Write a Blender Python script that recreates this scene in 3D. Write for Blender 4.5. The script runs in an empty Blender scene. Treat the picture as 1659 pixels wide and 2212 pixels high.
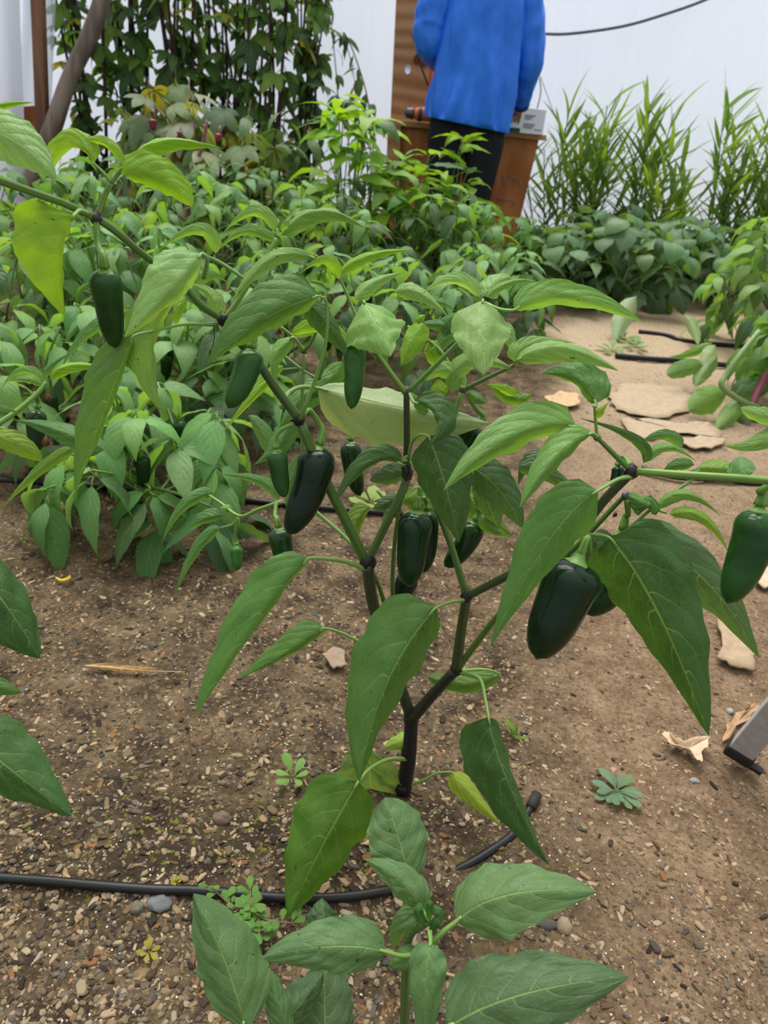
import bpy, math, random
import numpy as np
from mathutils import Vector, Matrix, Euler, noise

# ---------------------------------------------------------------- camera, sky, light, exposure
SC = bpy.context.scene
COL = SC.collection
FPX = 1550.0; CX = 829.5; CY = 1106.0
TH = math.radians(28); PHI = 0.11
CAM = Vector((0, 0, .74))
_F = Vector((0, math.cos(TH), -math.sin(TH))); _up = Vector((0, math.sin(TH), math.cos(TH))); _r = Vector((1, 0, 0))
_R = _r * math.cos(PHI) + _up * math.sin(PHI); _U = -_r * math.sin(PHI) + _up * math.cos(PHI)
cd = bpy.data.cameras.new('camera'); cam = bpy.data.objects.new('camera', cd); COL.objects.link(cam)
cd.sensor_fit = 'VERTICAL'; cd.sensor_height = 36; cd.lens = 36 * FPX / 2212; cd.clip_start = .02; cd.clip_end = 60
cam.matrix_world = Matrix(((_R.x, _U.x, -_F.x, CAM.x), (_R.y, _U.y, -_F.y, CAM.y), (_R.z, _U.z, -_F.z, CAM.z), (0, 0, 0, 1)))
cd.dof.use_dof = True; cd.dof.focus_distance = .66; cd.dof.aperture_fstop = 11.0
SC.camera = cam

w = bpy.data.worlds.new('overcast'); SC.world = w; w.use_nodes = True
nt = w.node_tree; nt.nodes.clear()
wo = nt.nodes.new('ShaderNodeOutputWorld'); bg = nt.nodes.new('ShaderNodeBackground')
tc = nt.nodes.new('ShaderNodeTexCoord'); sx = nt.nodes.new('ShaderNodeSeparateXYZ'); cr = nt.nodes.new('ShaderNodeValToRGB')
nt.links.new(tc.outputs['Generated'], sx.inputs[0]); nt.links.new(sx.outputs['Z'], cr.inputs[0])
cr.color_ramp.elements[0].position = 0; cr.color_ramp.elements[0].color = (.30, .32, .36, 1)
cr.color_ramp.elements[1].position = .9; cr.color_ramp.elements[1].color = (1.0, 1.0, 1.0, 1)
nt.links.new(cr.outputs[0], bg.inputs[0]); bg.inputs[1].default_value = .92
nt.links.new(bg.outputs[0], wo.inputs[0])
sl = bpy.data.lights.new('hazy_sun', 'SUN'); sl.energy = 3.3; sl.angle = math.radians(48); sl.color = (1, .98, .94)
so = bpy.data.objects.new('hazy_sun', sl); COL.objects.link(so)
so.rotation_euler = Euler((math.radians(-24), math.radians(-8), 0))
SC.view_settings.view_transform = 'Standard'; SC.view_settings.look = 'None'
SC.view_settings.gamma = 1; SC.view_settings.use_curve_mapping = False
SC.view_settings.exposure = 0.5

RND = random.Random(7)
def ray(x, y): return _R * ((x - CX) / FPX) - _U * ((y - CY) / FPX) + _F
def P(x, y, t): return CAM + ray(x, y) * t                    # at camera depth t
def PY(x, y, Y): d = ray(x, y); return CAM + d * (Y / d.y)    # on the vertical plane at forward distance Y
def G(x, y, h=0.0): d = ray(x, y); return CAM + d * ((h - CAM.z) / d.z)

# ---------------------------------------------------------------- helpers
def tag(o, label=None, cat=None, group=None, kind=None):
    if label: o['label'] = label
    if cat: o['category'] = cat
    if group: o['group'] = group
    if kind: o['kind'] = kind
    return o
def mesh(name, verts, faces, mat=None, uvs=None, smooth=True, mi=None):
    me = bpy.data.meshes.new(name); me.from_pydata([tuple(v) for v in verts], [], faces)
    if mat is not None:
        for m in (mat if isinstance(mat, (list, tuple)) else [mat]): me.materials.append(m)
    if smooth: me.polygons.foreach_set('use_smooth', [True] * len(me.polygons))
    if mi is not None: me.polygons.foreach_set('material_index', mi)
    if uvs is not None:
        ul = me.uv_layers.new(name='UVMap'); li = np.zeros(len(me.loops), dtype=np.int32)
        me.loops.foreach_get('vertex_index', li)
        ul.data.foreach_set('uv', np.array(uvs, dtype=np.float32)[li].ravel())
    me.update(); return me
def link(name, me, parent=None, color=None, loc=None, rot=None, scale=None):
    o = bpy.data.objects.new(name, me); COL.objects.link(o)
    if parent is not None: o.parent = parent
    if color: o.color = (*color[:3], 1)
    if loc is not None: o.location = loc
    if rot is not None: o.rotation_euler = rot
    if scale is not None: o.scale = scale if hasattr(scale, '__len__') else (scale,) * 3
    return o
def empty(name, loc, label, cat, group=None):
    o = bpy.data.objects.new(name, None); COL.objects.link(o); o.location = loc; o.empty_display_size = .05
    return tag(o, label, cat, group)
def local(parent, pts):                      # world points into a parent that is only translated
    L = parent.location if parent is not None else Vector((0, 0, 0))
    return [Vector(p) - L for p in pts]
def smoothpts(pts, n=5):
    pts = [Vector(p) for p in pts]
    if len(pts) < 3: return [pts[0].lerp(pts[-1], i / n) for i in range(n + 1)]
    out = []
    for i in range(len(pts) - 1):
        p0 = pts[i - 1] if i else pts[0] * 2 - pts[1]; p1 = pts[i]; p2 = pts[i + 1]
        p3 = pts[i + 2] if i + 2 < len(pts) else pts[-1] * 2 - pts[-2]
        for k in range(n):
            t = k / n
            out.append(.5 * ((2 * p1) + (p2 - p0) * t + (2 * p0 - 5 * p1 + 4 * p2 - p3) * t * t + (3 * p1 - p0 - 3 * p2 + p3) * t ** 3))
    out.append(pts[-1]); return out
def tubedata(pts, radii, ns=8, ridge=0):
    n = len(pts)
    if not hasattr(radii, '__len__'): radii = [radii] * n
    if len(radii) != n: radii = list(np.interp(np.linspace(0, 1, n), np.linspace(0, 1, len(radii)), radii))
    V = []; F = []; UV = []; X = None; L = 0
    for i in range(n):
        T = (pts[min(i + 1, n - 1)] - pts[max(i - 1, 0)]).normalized()
        if X is None:
            X = T.orthogonal().normalized()
        X = (X - T * X.dot(T)).normalized(); Y = T.cross(X)
        if i: L += (pts[i] - pts[i - 1]).length
        for k in range(ns):
            a = 2 * math.pi * k / ns; r = radii[i] * (1 + ridge * math.cos(4 * a))
            V.append(pts[i] + X * (r * math.cos(a)) + Y * (r * math.sin(a))); UV.append((k / ns, L * 10))
    for i in range(n - 1):
        for k in range(ns):
            a = i * ns + k; b = i * ns + (k + 1) % ns
            F.append((a, b, b + ns, a + ns))
    F.append(tuple(range(ns))[::-1]); F.append(tuple(range((n - 1) * ns, n * ns)))
    return V, F, UV
def tube(name, pts, radii, mat, parent=None, color=None, ns=8, sub=4, ridge=0):
    pts = local(parent, pts)
    if sub: pts = smoothpts(pts, sub)
    V, F, UV = tubedata(pts, radii, ns, ridge)
    return link(name, mesh(name, V, F, mat, UV), parent, color)
def merge(datas):
    V = []; F = []; UV = []
    for v, f, uv in datas:
        o = len(V); V += list(v); UV += list(uv); F += [tuple(i + o for i in q) for q in f]
    return V, F, UV
def boxdata(x0, x1, y0, y1, z0, z1):
    V = [Vector((x, y, z)) for x in (x0, x1) for y in (y0, y1) for z in (z0, z1)]
    F = [(0, 1, 3, 2), (4, 6, 7, 5), (0, 4, 5, 1), (2, 3, 7, 6), (0, 2, 6, 4), (1, 5, 7, 3)]
    return V, F, [(0, 0)] * 8
def bevel(o, wd=.003, seg=2):
    m = o.modifiers.new('bevel', 'BEVEL'); m.width = wd; m.segments = seg; m.limit_method = 'ANGLE'; return o
def box(name, b, mat, parent=None, color=None, bev=.003):
    V, F, _ = boxdata(*b); V = local(parent, V)
    o = link(name, mesh(name, V, F, mat, smooth=False), parent, color)
    if bev: bevel(o, bev)
    return o

# ---------------------------------------------------------------- materials
class N:
    def __init__(s, name):
        s.m = bpy.data.materials.new(name); s.m.use_nodes = True; s.t = s.m.node_tree; s.t.nodes.clear()
        s.out = s.n('ShaderNodeOutputMaterial')
    def n(s, ty, **k):
        x = s.t.nodes.new(ty)
        for a, b in k.items(): setattr(x, a, b)
        return x
    def l(s, a, b): s.t.links.new(a, b)
    def val(s, x, v):
        if isinstance(v, (int, float)): x.default_value = v
        elif isinstance(v, (tuple, list)): x.default_value = (*v, 1) if len(v) == 3 and len(x.default_value) == 4 else v
        else: s.l(v, x)
    def math(s, op, a, b=0.0, c=0.0, clamp=False):
        x = s.n('ShaderNodeMath', operation=op, use_clamp=clamp)
        s.val(x.inputs[0], a); s.val(x.inputs[1], b); s.val(x.inputs[2], c); return x.outputs[0]
    def mix(s, f, a, b, mode='MIX'):
        x = s.n('ShaderNodeMix', data_type='RGBA', blend_type=mode)
        s.val(x.inputs[0], f); s.val(x.inputs[6], a); s.val(x.inputs[7], b); return x.outputs[2]
    def ramp(s, f, stops):
        x = s.n('ShaderNodeValToRGB'); s.val(x.inputs[0], f); e = x.color_ramp.elements
        while len(e) < len(stops): e.new(.5)
        for i, (p, c) in enumerate(stops): e[i].position = p; e[i].color = (*c, 1) if hasattr(c, '__len__') else (c, c, c, 1)
        return x.outputs[0]
    def noise(s, scale, vec=None, detail=3, rough=.55):
        x = s.n('ShaderNodeTexNoise'); x.inputs['Scale'].default_value = scale; x.inputs['Detail'].default_value = detail
        x.inputs['Roughness'].default_value = rough
        if vec is not None: s.l(vec, x.inputs['Vector'])
        return x.outputs[0]
    def coord(s, w='Object'): return s.n('ShaderNodeTexCoord').outputs[w]
    def mapping(s, vec, sc):
        x = s.n('ShaderNodeMapping'); s.l(vec, x.inputs[0]); x.inputs['Scale'].default_value = sc; return x.outputs[0]
    def bump(s, h, strength=.5, dist=.01):
        x = s.n('ShaderNodeBump'); s.l(h, x.inputs['Height']); x.inputs['Strength'].default_value = strength; x.inputs['Distance'].default_value = dist
        return x.outputs[0]
    def bsdf(s, color, rough=.6, spec=.4, normal=None, metal=0, coat=0):
        x = s.n('ShaderNodeBsdfPrincipled'); s.val(x.inputs['Base Color'], color); s.val(x.inputs['Roughness'], rough)
        x.inputs['Specular IOR Level'].default_value = spec; x.inputs['Metallic'].default_value = metal; x.inputs['Coat Weight'].default_value = coat
        if normal is not None: s.l(normal, x.inputs['Normal'])
        return x.outputs[0]
    def done(s, sh): s.l(sh, s.out.inputs[0]); return s.m
def objcolor(n): return n.n('ShaderNodeObjectInfo').outputs['Color']

def mat_leaf():
    n = N('leaf'); uv = n.coord('UV'); sp = n.n('ShaderNodeSeparateXYZ'); n.l(uv, sp.inputs[0])
    u = sp.outputs[0]; vs = n.math('MULTIPLY_ADD', sp.outputs[1], 2, -1); v = n.math('ABSOLUTE', vs)
    side = n.math('MULTIPLY', n.math('SIGN', vs), .22)
    k = n.math('SUBTRACT', n.math('MULTIPLY', n.math('POWER', u, .85), 5.6), n.math('MULTIPLY', n.math('POWER', v, 1.5), 2.2))
    wob = n.noise(2.5, uv, 2); k = n.math('ADD', k, n.math('MULTIPLY', wob, .8))
    k = n.math('ADD', k, side)
    d = n.math('PINGPONG', k, .5)
    vein = n.math('SUBTRACT', 1, n.math('DIVIDE', d, n.math('MULTIPLY_ADD', v, -.02, .040)), clamp=True)
    vein = n.math('MULTIPLY', vein, n.math('SUBTRACT', 1.05, v, clamp=True))
    mid = n.math('SUBTRACT', 1, n.math('DIVIDE', v, n.math('MULTIPLY_ADD', u, -.022, .040)), clamp=True)
    mid = n.math('POWER', mid, .5)
    vo = n.n('ShaderNodeTexVoronoi', feature='DISTANCE_TO_EDGE'); n.l(n.mapping(uv, (22, 12, 1)), vo.inputs[0]); vo.inputs['Scale'].default_value = 1.0
    ter = n.math('SUBTRACT', 1, n.math('DIVIDE', vo.outputs[0], .07), clamp=True)
    oi = n.n('ShaderNodeObjectInfo'); base = oi.outputs['Color']
    cv = n.noise(3.2, uv, 4)
    base2 = n.mix(n.math('MULTIPLY', cv, .75), base, n.mix(1.0, base, (.62, .72, .6), 'MULTIPLY'))
    blot = n.noise(38, n.coord('Object'), 3)
    base2 = n.mix(n.ramp(blot, [(.45, 0), (.75, .35)]), base2, n.mix(1.0, base, (1.35, 1.22, 1.0), 'MULTIPLY'))
    veincol = n.mix(.45, base, (.42, .58, .16))
    m1 = n.math('MAXIMUM', n.math('MULTIPLY', vein, .8), n.math('MULTIPLY', mid, .9))
    m1 = n.math('MAXIMUM', m1, n.math('MULTIPLY', ter, .13))
    colr = n.mix(m1, base2, veincol)
    speck = n.noise(260, n.coord('Object'), 0)
    colr = n.mix(n.ramp(speck, [(.85, 0), (.86, .7)]), colr, (.02, .03, .01))
    geo = n.n('ShaderNodeNewGeometry')
    back = n.mix(.5, colr, (.30, .42, .20))
    colf = n.mix(geo.outputs['Backfacing'], colr, back)
    h = n.math('ADD', n.math('MULTIPLY', n.math('POWER', d, .45), .75), n.math('MULTIPLY', ter, -.10))
    h = n.math('ADD', h, n.math('MULTIPLY', n.noise(9, uv, 3), .8))
    h = n.math('SUBTRACT', h, n.math('MULTIPLY', mid, .5))
    nm = n.bump(h, .55, .0022)
    a = n.bsdf(colf, n.math('MULTIPLY_ADD', cv, .2, .36), .30, nm)
    tr = n.n('ShaderNodeBsdfTranslucent'); n.l(n.mix(1.0, colr, (1.7, 1.55, .45), 'MULTIPLY'), tr.inputs[0])
    mx = n.n('ShaderNodeMixShader'); mx.inputs[0].default_value = .38; n.l(a, mx.inputs[1]); n.l(tr.outputs[0], mx.inputs[2])
    return n.done(mx.outputs[0])
def mat_stem():
    n = N('stem'); uv = n.coord('UV'); c = objcolor(n)
    st = n.noise(1.0, n.mapping(uv, (14, .5, 1)), 2)
    c2 = n.mix(n.ramp(st, [(.4, 0), (.62, .75)]), c, n.mix(1.0, c, (.3, .35, .35), 'MULTIPLY'))
    return n.done(n.bsdf(c2, .42, .4, n.bump(st, .3, .001)))
def mat_pepper():
    n = N('pepper_skin'); c = objcolor(n); nz = n.noise(30, n.coord('Object'), 5)
    c2 = n.mix(n.ramp(nz, [(.5, 0), (.62, .6)]), c, n.mix(1.0, c, (.35, .4, .5), 'MULTIPLY'))
    sc = n.noise(70, n.coord('Object'), 2)
    nm = n.bump(n.noise(14, n.coord('Object'), 2), .25, .004)
    return n.done(n.bsdf(c2, n.math('MULTIPLY_ADD', sc, .12, .12), .26, nm))
def mat_simple(name, col, rough=.6, spec=.3, nscale=30, var=.35, bumpd=.001, metal=0):
    n = N(name); nz = n.noise(nscale, n.coord('Object'), 4)
    c = n.mix(nz, tuple(x * (1 - var) for x in col), tuple(min(1, x * (1 + var)) for x in col))
    return n.done(n.bsdf(c, rough, spec, n.bump(nz, .4, bumpd), metal=metal))
def mat_objc(name, rough=.8, spec=.2, nscale=60, bumpd=.001):
    n = N(name); c = objcolor(n); nz = n.noise(nscale, n.coord('Object'), 4)
    c2 = n.mix(nz, n.mix(1.0, c, (.65, .65, .65), 'MULTIPLY'), n.mix(1.0, c, (1.3, 1.3, 1.3), 'MULTIPLY'))
    return n.done(n.bsdf(c2, rough, spec, n.bump(nz, .5, bumpd)))
def mat_wood(name, a, b, sc=(1, 1, 14), rough=.7):
    n = N(name); co = n.coord('Object'); g = n.noise(3.0, n.mapping(co, sc), 6, .65)
    wv = n.n('ShaderNodeTexWave', wave_type='BANDS', bands_direction='Z'); n.l(n.mapping(co, (sc[0] * .6, sc[1] * .6, sc[2] * .35)), wv.inputs[0]); wv.inputs['Scale'].default_value = 1.2; wv.inputs['Distortion'].default_value = 6; wv.inputs['Detail'].default_value = 3
    f = n.math('ADD', n.math('MULTIPLY', g, .6), n.math('MULTIPLY', wv.outputs[0], .4))
    c = n.mix(n.ramp(f, [(.3, 0), (.7, 1)]), a, b)
    return n.done(n.bsdf(c, rough, .2, n.bump(f, .3, .003)))
def mat_soil():
    n = N('soil'); co = n.coord('Object'); sp = n.n('ShaderNodeSeparateXYZ'); n.l(co, sp.inputs[0])
    big = n.noise(2.6, co, 5, .6); med = n.noise(16, co, 5, .65); fine = n.noise(140, co, 5, .75)
    path = n.math('SUBTRACT', sp.outputs[0], n.math('MULTIPLY_ADD', sp.outputs[1], .17, .0))
    path = n.math('ADD', path, n.math('MULTIPLY', n.math('SUBTRACT', big, .5), .5))
    pm = n.ramp(path, [(.02, 0), (.22, 1)])
    bed = n.mix(n.ramp(med, [(.35, 0), (.66, 1)]), (.038, .026, .016), (.17, .12, .068))
    pth = n.mix(n.ramp(med, [(.3, 0), (.65, 1)]), (.115, .070, .040), (.235, .160, .098))
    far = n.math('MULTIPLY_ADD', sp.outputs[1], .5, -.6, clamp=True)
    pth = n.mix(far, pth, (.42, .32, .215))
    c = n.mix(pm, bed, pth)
    c = n.mix(n.ramp(fine, [(.3, 1), (.5, 0)]), c, n.mix(1.0, c, (.28, .27, .26), 'MULTIPLY'))
    c = n.mix(n.ramp(fine, [(.58, 0), (.72, .6)]), c, (.50, .38, .25))
    wet = n.math('MULTIPLY', n.ramp(n.math('ABSOLUTE', n.math('SUBTRACT', sp.outputs[1], .535)), [(.03, 1), (.15, 0)]), n.ramp(n.math('ADD', sp.outputs[0], n.math('MULTIPLY', med, .1)), [(.2, 1), (.4, 0)]))
    wet = n.math('MULTIPLY', wet, n.ramp(n.noise(7, co, 4), [(.36, .1), (.58, 1)]))
    c = n.mix(n.math('MULTIPLY', wet, .8), c, (.028, .02, .013))
    moss = n.math('MULTIPLY', wet, n.ramp(n.noise(95, co, 5), [(.58, 0), (.66, 1)]))
    c = n.mix(n.math('MULTIPLY', moss, .85), c, (.16, .20, .012))
    h = n.math('ADD', n.math('MULTIPLY', fine, .5), n.math('MULTIPLY', n.noise(50, co, 4), 1.0))
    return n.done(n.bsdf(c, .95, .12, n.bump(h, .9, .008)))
def mat_film(name, tr=.35, col=(.86, .905, 1.0)):
    n = N(name); co = n.coord('Object'); nz = n.noise(1.0, n.mapping(co, (22, 1, .9)), 5, .6)
    c = n.mix(nz, tuple(x * .9 for x in col), col)
    nm = n.bump(nz, .3, .02)
    a = n.bsdf(c, .45, .3, nm); t = n.n('ShaderNodeBsdfTranslucent'); n.l(c, t.inputs[0])
    m = n.n('ShaderNodeMixShader'); m.inputs[0].default_value = .55; n.l(a, m.inputs[1]); n.l(t.outputs[0], m.inputs[2])
    if tr:
        tp = n.n('ShaderNodeBsdfTransparent'); m2 = n.n('ShaderNodeMixShader'); m2.inputs[0].default_value = tr
        n.l(m.outputs[0], m2.inputs[1]); n.l(tp.outputs[0], m2.inputs[2]); return n.done(m2.outputs[0])
    return n.done(m.outputs[0])
M_LEAF = mat_leaf(); M_STEM = mat_stem(); M_PEP = mat_pepper(); M_SOIL = mat_soil()
M_OBJ = mat_objc('dry_plant_matter'); M_STONE = mat_objc('stone', .75, .25, 40, .002)
M_FILM = mat_film('greenhouse_film', 0); M_FILM2 = mat_film('clear_film', .3)
M_PLY = mat_wood('plywood', (.30, .14, .055), (.47, .26, .12), (1.2, 1.2, 9))
M_CRATE = mat_wood('orange_stained_plywood', (.30, .105, .03), (.45, .18, .06), (9, 9, 1.2))
M_POST = mat_wood('brown_timber', (.13, .065, .04), (.23, .125, .075), (20, 20, 1))
M_LOG = mat_wood('weathered_log', (.13, .10, .085), (.24, .19, .16), (20, 20, 1.5))
M_TUBE = mat_simple('black_polyethylene', (.010, .010, .011), .42, .3, 40, .3)
M_RUB = mat_simple('black_rubber', (.022, .02, .018), .7, .3, 60, .5, .002)
M_ALU = mat_simple('weathered_grey_metal', (.40, .40, .41), .5, .5, 90, .35, .001, .1)

# ---------------------------------------------------------------- leaf meshes
def prof(u, a=.55, b=1.15):
    pk = a / (a + b); return (max(u, 0) ** a * max(1 - u, 0) ** b) / (pk ** a * (1 - pk) ** b)
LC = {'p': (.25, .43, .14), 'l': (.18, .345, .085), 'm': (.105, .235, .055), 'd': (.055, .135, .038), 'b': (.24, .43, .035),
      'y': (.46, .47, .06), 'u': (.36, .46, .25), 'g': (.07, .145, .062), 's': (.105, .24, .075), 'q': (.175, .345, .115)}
def leaf_px(par, b, m, t, A, B, col='m', pet=None, fa=1, fb=1, W=None, pa=.55, pb=1.15, nu=18, nv=5, curl=.22, name='leaf', wav=.05, seed=0, petr=.0016, tm=None, rough=1.0):
    """b=(x,y,depth) base, m=(x,y) middle, t=(x,y,depth) tip, A/B half widths in photo pixels on the two sides of the midrib"""
    if tm is None: tm = (b[2] + t[2]) / 2 - .006
    p0 = P(*b); p1 = P(m[0], m[1], tm); p2 = P(*t)
    W = W or max(abs(A), abs(B)) * 1.02
    ca, cb = A / W, B / W; sa, sb = math.sqrt(max(0, 1 - ca * ca)) * fa, math.sqrt(max(0, 1 - cb * cb)) * fb
    rs = random.Random(int(b[0] * 7 + b[1] * 13 + seed)); ph1, ph2 = rs.uniform(0, 6), rs.uniform(0, 6); rs_off = rs.uniform(0, 50)
    V = []; UV = []; F = []; cols = 2 * nv + 1; Nsum = Vector()
    for i in range(nu + 1):
        u = i / nu
        q = lambda u: p0 * ((1 - u) * (1 - 2 * u)) + p1 * (4 * u * (1 - u)) + p2 * (u * (2 * u - 1))
        c = q(u); T = (q(u + .01) - q(u - .01)).normalized(); v = (c - CAM); dep = v.dot(_F); v = v.normalized()
        Nn = T.cross(v)
        Nn = Nn.normalized() if Nn.length > .08 else Nn.normalized()
        Mm = T.cross(Nn).normalized()
        if Mm.dot(v) < 0: Mm = -Mm
        ww = prof(u, pa, pb) * W * dep / FPX
        if u > .999: ww = .0001
        for j in range(-nv, nv + 1):
            s = j / nv; a = abs(s)
            if s >= 0: D = Nn * ca + Mm * sa; ph = ph1
            else: D = -Nn * cb + Mm * sb; ph = ph2
            perp = (Mm * (ca if s >= 0 else cb) - Nn * ((sa if s >= 0 else -sb)))
            rip = math.sin(u * 19 + ph) * wav * a * a * ww * (1.2 - u)
            quilt = (noise.noise(Vector((u * 5 + rs_off, s * 2.4, 0))) * .16 + noise.noise(Vector((u * 13, s * 5 + rs_off, 3))) * .05) * min(1, a * 3) * ww * rough
            V.append(c + D * (a * ww * (1 + (.035 * math.sin(u * 23 + ph) + .03 * math.sin(u * 41 + ph2)) * a * a)) + perp * (curl * a * a * ww + rip - quilt)); UV.append((u, s * .5 + .5))
    for i in range(nu):
        for j in range(cols - 1):
            a = i * cols + j; F.append((a, a + 1, a + 1 + cols, a + cols))
    # orient faces so that the upper surface looks up (or to the viewer when it hangs)
    acc = Vector()
    for f in F[::7]:
        acc += (V[f[1]] - V[f[0]]).cross(V[f[3]] - V[f[0]])
    ref = Vector((0, -.35, 1))
    if acc.dot(ref) < 0: F = [f[::-1] for f in F]
    k = LC[col] if isinstance(col, str) else col
    j = rs.uniform(.9, 1.1); k = (k[0] * j * rs.uniform(.94, 1.06), k[1] * j, k[2] * j)
    V = local(par, V)
    o = link(name, mesh(name, V, F, M_LEAF, UV), par, k)
    if pet:
        pp = [P(*q) for q in pet] + [p0, q0(p0, p1, p2, .07)]
        tube('petiole', pp, [petr * 1.3, petr, petr * .8, petr * .5], M_STEM, None, (.25, .42, .10), 6, 4).parent = o
        o.children[0].location = -Vector(par.location)
    return o
def q0(p0, p1, p2, u): return p0 * ((1 - u) * (1 - 2 * u)) + p1 * (4 * u * (1 - u)) + p2 * (u * (2 * u - 1))

def gleaf(length=1, width=.42, droop=.5, fold=.35, nu=8, nv=2, a=.6, b=1.15, twist=0, wav=.0, pet=.12):
    """generic leaf along +X, its tip drooping; petiole included"""
    V = []; UV = []; F = []; cols = 2 * nv + 1
    x = z = 0; ang = -.35 * droop
    pts = []
    for i in range(nu + 1):
        pts.append((x, z, ang)); st = length / nu; x += math.cos(ang) * st; z -= math.sin(ang) * st; ang += droop * 1.6 / nu
    for i, (x, z, an) in enumerate(pts):
        u = i / nu; ww = prof(u, a, b) * width / 2 if 0 < i < nu else .004
        tw = twist * u
        for j in range(-nv, nv + 1):
            s = j / nv; f = fold * (1 - .4 * u)
            dy = s * ww * math.cos(f); up = abs(s) * ww * math.sin(f) - abs(s) ** 2 * ww * .25 + wav * ww * s * math.sin(u * 17)
            dy, up = dy * math.cos(tw) - up * math.sin(tw), dy * math.sin(tw) + up * math.cos(tw)
            V.append(Vector((x + math.sin(an) * up + pet, dy, z + math.cos(an) * up))); UV.append((u, s * .5 + .5))
    for i in range(nu):
        for j in range(cols - 1):
            k = i * cols + j; F.append((k, k + cols, k + 1 + cols, k + 1))
    if pet:
        v, f, uv = tubedata([Vector((0, 0, -.02)), Vector((pet * .5, 0, .005)), Vector((pet + .04, 0, .004))], [.012, .010, .007], 4)
        V, F, UV = merge([(V, F, UV), (v, f, [(.5, .5)] * len(v))])
    return V, F, UV
def lobed(n=5):
    ds = []
    for ang, L in ([(0, 1), (.75, .8), (-.75, .8), (1.55, .45), (-1.55, .45)] if n == 5 else [(0, 1), (.8, .75), (-.8, .75)]):
        V, F, UV = gleaf(L, .34 * L + .06, .5, .12, 6, 1, .9, 1.0, pet=0)
        R = Matrix.Rotation(ang, 3, 'Z'); ds.append(([R @ v + Vector((.35, 0, .002 * ang)) for v in V], F, UV))
    v, f, uv = tubedata([Vector((0, 0, 0)), Vector((.2, 0, .02)), Vector((.37, 0, 0))], [.012] * 3, 4)
    ds.append((v, f, [(.5, .5)] * len(v))); return merge(ds)
def mk(name, d): return mesh(name, d[0], d[1], M_LEAF, d[2])
PEPL = [mk('pepper_leaf', gleaf(1, .40, dr, fo, 9, 2, .6, 1.25, tw, .08)) for dr, fo, tw in [(.5, .35, .1), (.9, .25, -.2), (1.2, .4, .2), (.7, .55, -.1), (1.0, .15, .3), (.3, .3, 0)]]
BEANL = [mk('bean_leaf', gleaf(1, .68, dr, fo, 8, 2, .6, .85, tw, .05)) for dr, fo, tw in [(.6, .15, .1), (.9, .1, -.2), (1.3, .25, .2)]]
BLADE = [mk('blade', gleaf(1, .125, dr, fo, 8, 1, .5, .9, tw, 0, .02)) for dr, fo, tw in [(.15, .3, .1), (.3, .3, -.2), (.55, .2, .3), (.05, .3, .1)]]
LOBEL = [mk('lobed_leaf', lobed(5)), mk('lobed_leaf', lobed(3)), mk('lance_leaf', gleaf(1, .3, 1.0, .1, 6, 1, .8, 1, .2, 0, .3))]
SMALL = [mk('small_leaf', gleaf(1, .3, .5, .2, 4, 1, .7, 1)), mk('small_leaf', gleaf(1, .38, .9, .2, 4, 1, .7, 1, .3))]

def jit(c, r, s=.16):
    j = 1 + r.uniform(-s, s); return (c[0] * j * r.uniform(.88, 1.12), c[1] * j, c[2] * j * r.uniform(.85, 1.15))
def pepperdata(p0, p1, p2, r0, ns=20, n=20, ridge=.05):
    V = []; F = []; UV = []; X = None
    for i in range(n + 1):
        u = i / n; q = lambda u: p0 * ((1 - u) * (1 - 2 * u)) + p1 * (4 * u * (1 - u)) + p2 * (u * (2 * u - 1))
        T = (q(u + .01) - q(u - .01)).normalized()
        if X is None: X = T.orthogonal().normalized()
        X = (X - T * X.dot(T)).normalized(); Y = T.cross(X)
        sh = math.sqrt(max(0, 1 - (1 - min(1, (u + .006) / .24)) ** 2.3)); r = r0 * (.10 + .90 * sh) * (1 - .10 * u - .30 * max(0, u - .2) ** 1.2) * (math.sqrt(max(0, 1 - ((u - .66) / .34) ** 2.3)) if u > .66 else 1)
        r = max(r, .0002)
        for k in range(ns):
            a = 2 * math.pi * k / ns; rr = r * (1 + ridge * (1 - u) * math.cos(3 * a) + .012 * math.sin(9 * u + 2 * a))
            V.append(q(u) + X * (rr * math.cos(a)) + Y * (rr * math.sin(a))); UV.append((k / ns, u))
    for i in range(n):
        for k in range(ns):
            a = i * ns + k; b = i * ns + (k + 1) % ns; F.append((a, b, b + ns, a + ns))
    F.append(tuple(range(ns))[::-1]); F.append(tuple(range(n * ns, (n + 1) * ns)))
    return V, F, UV
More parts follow.
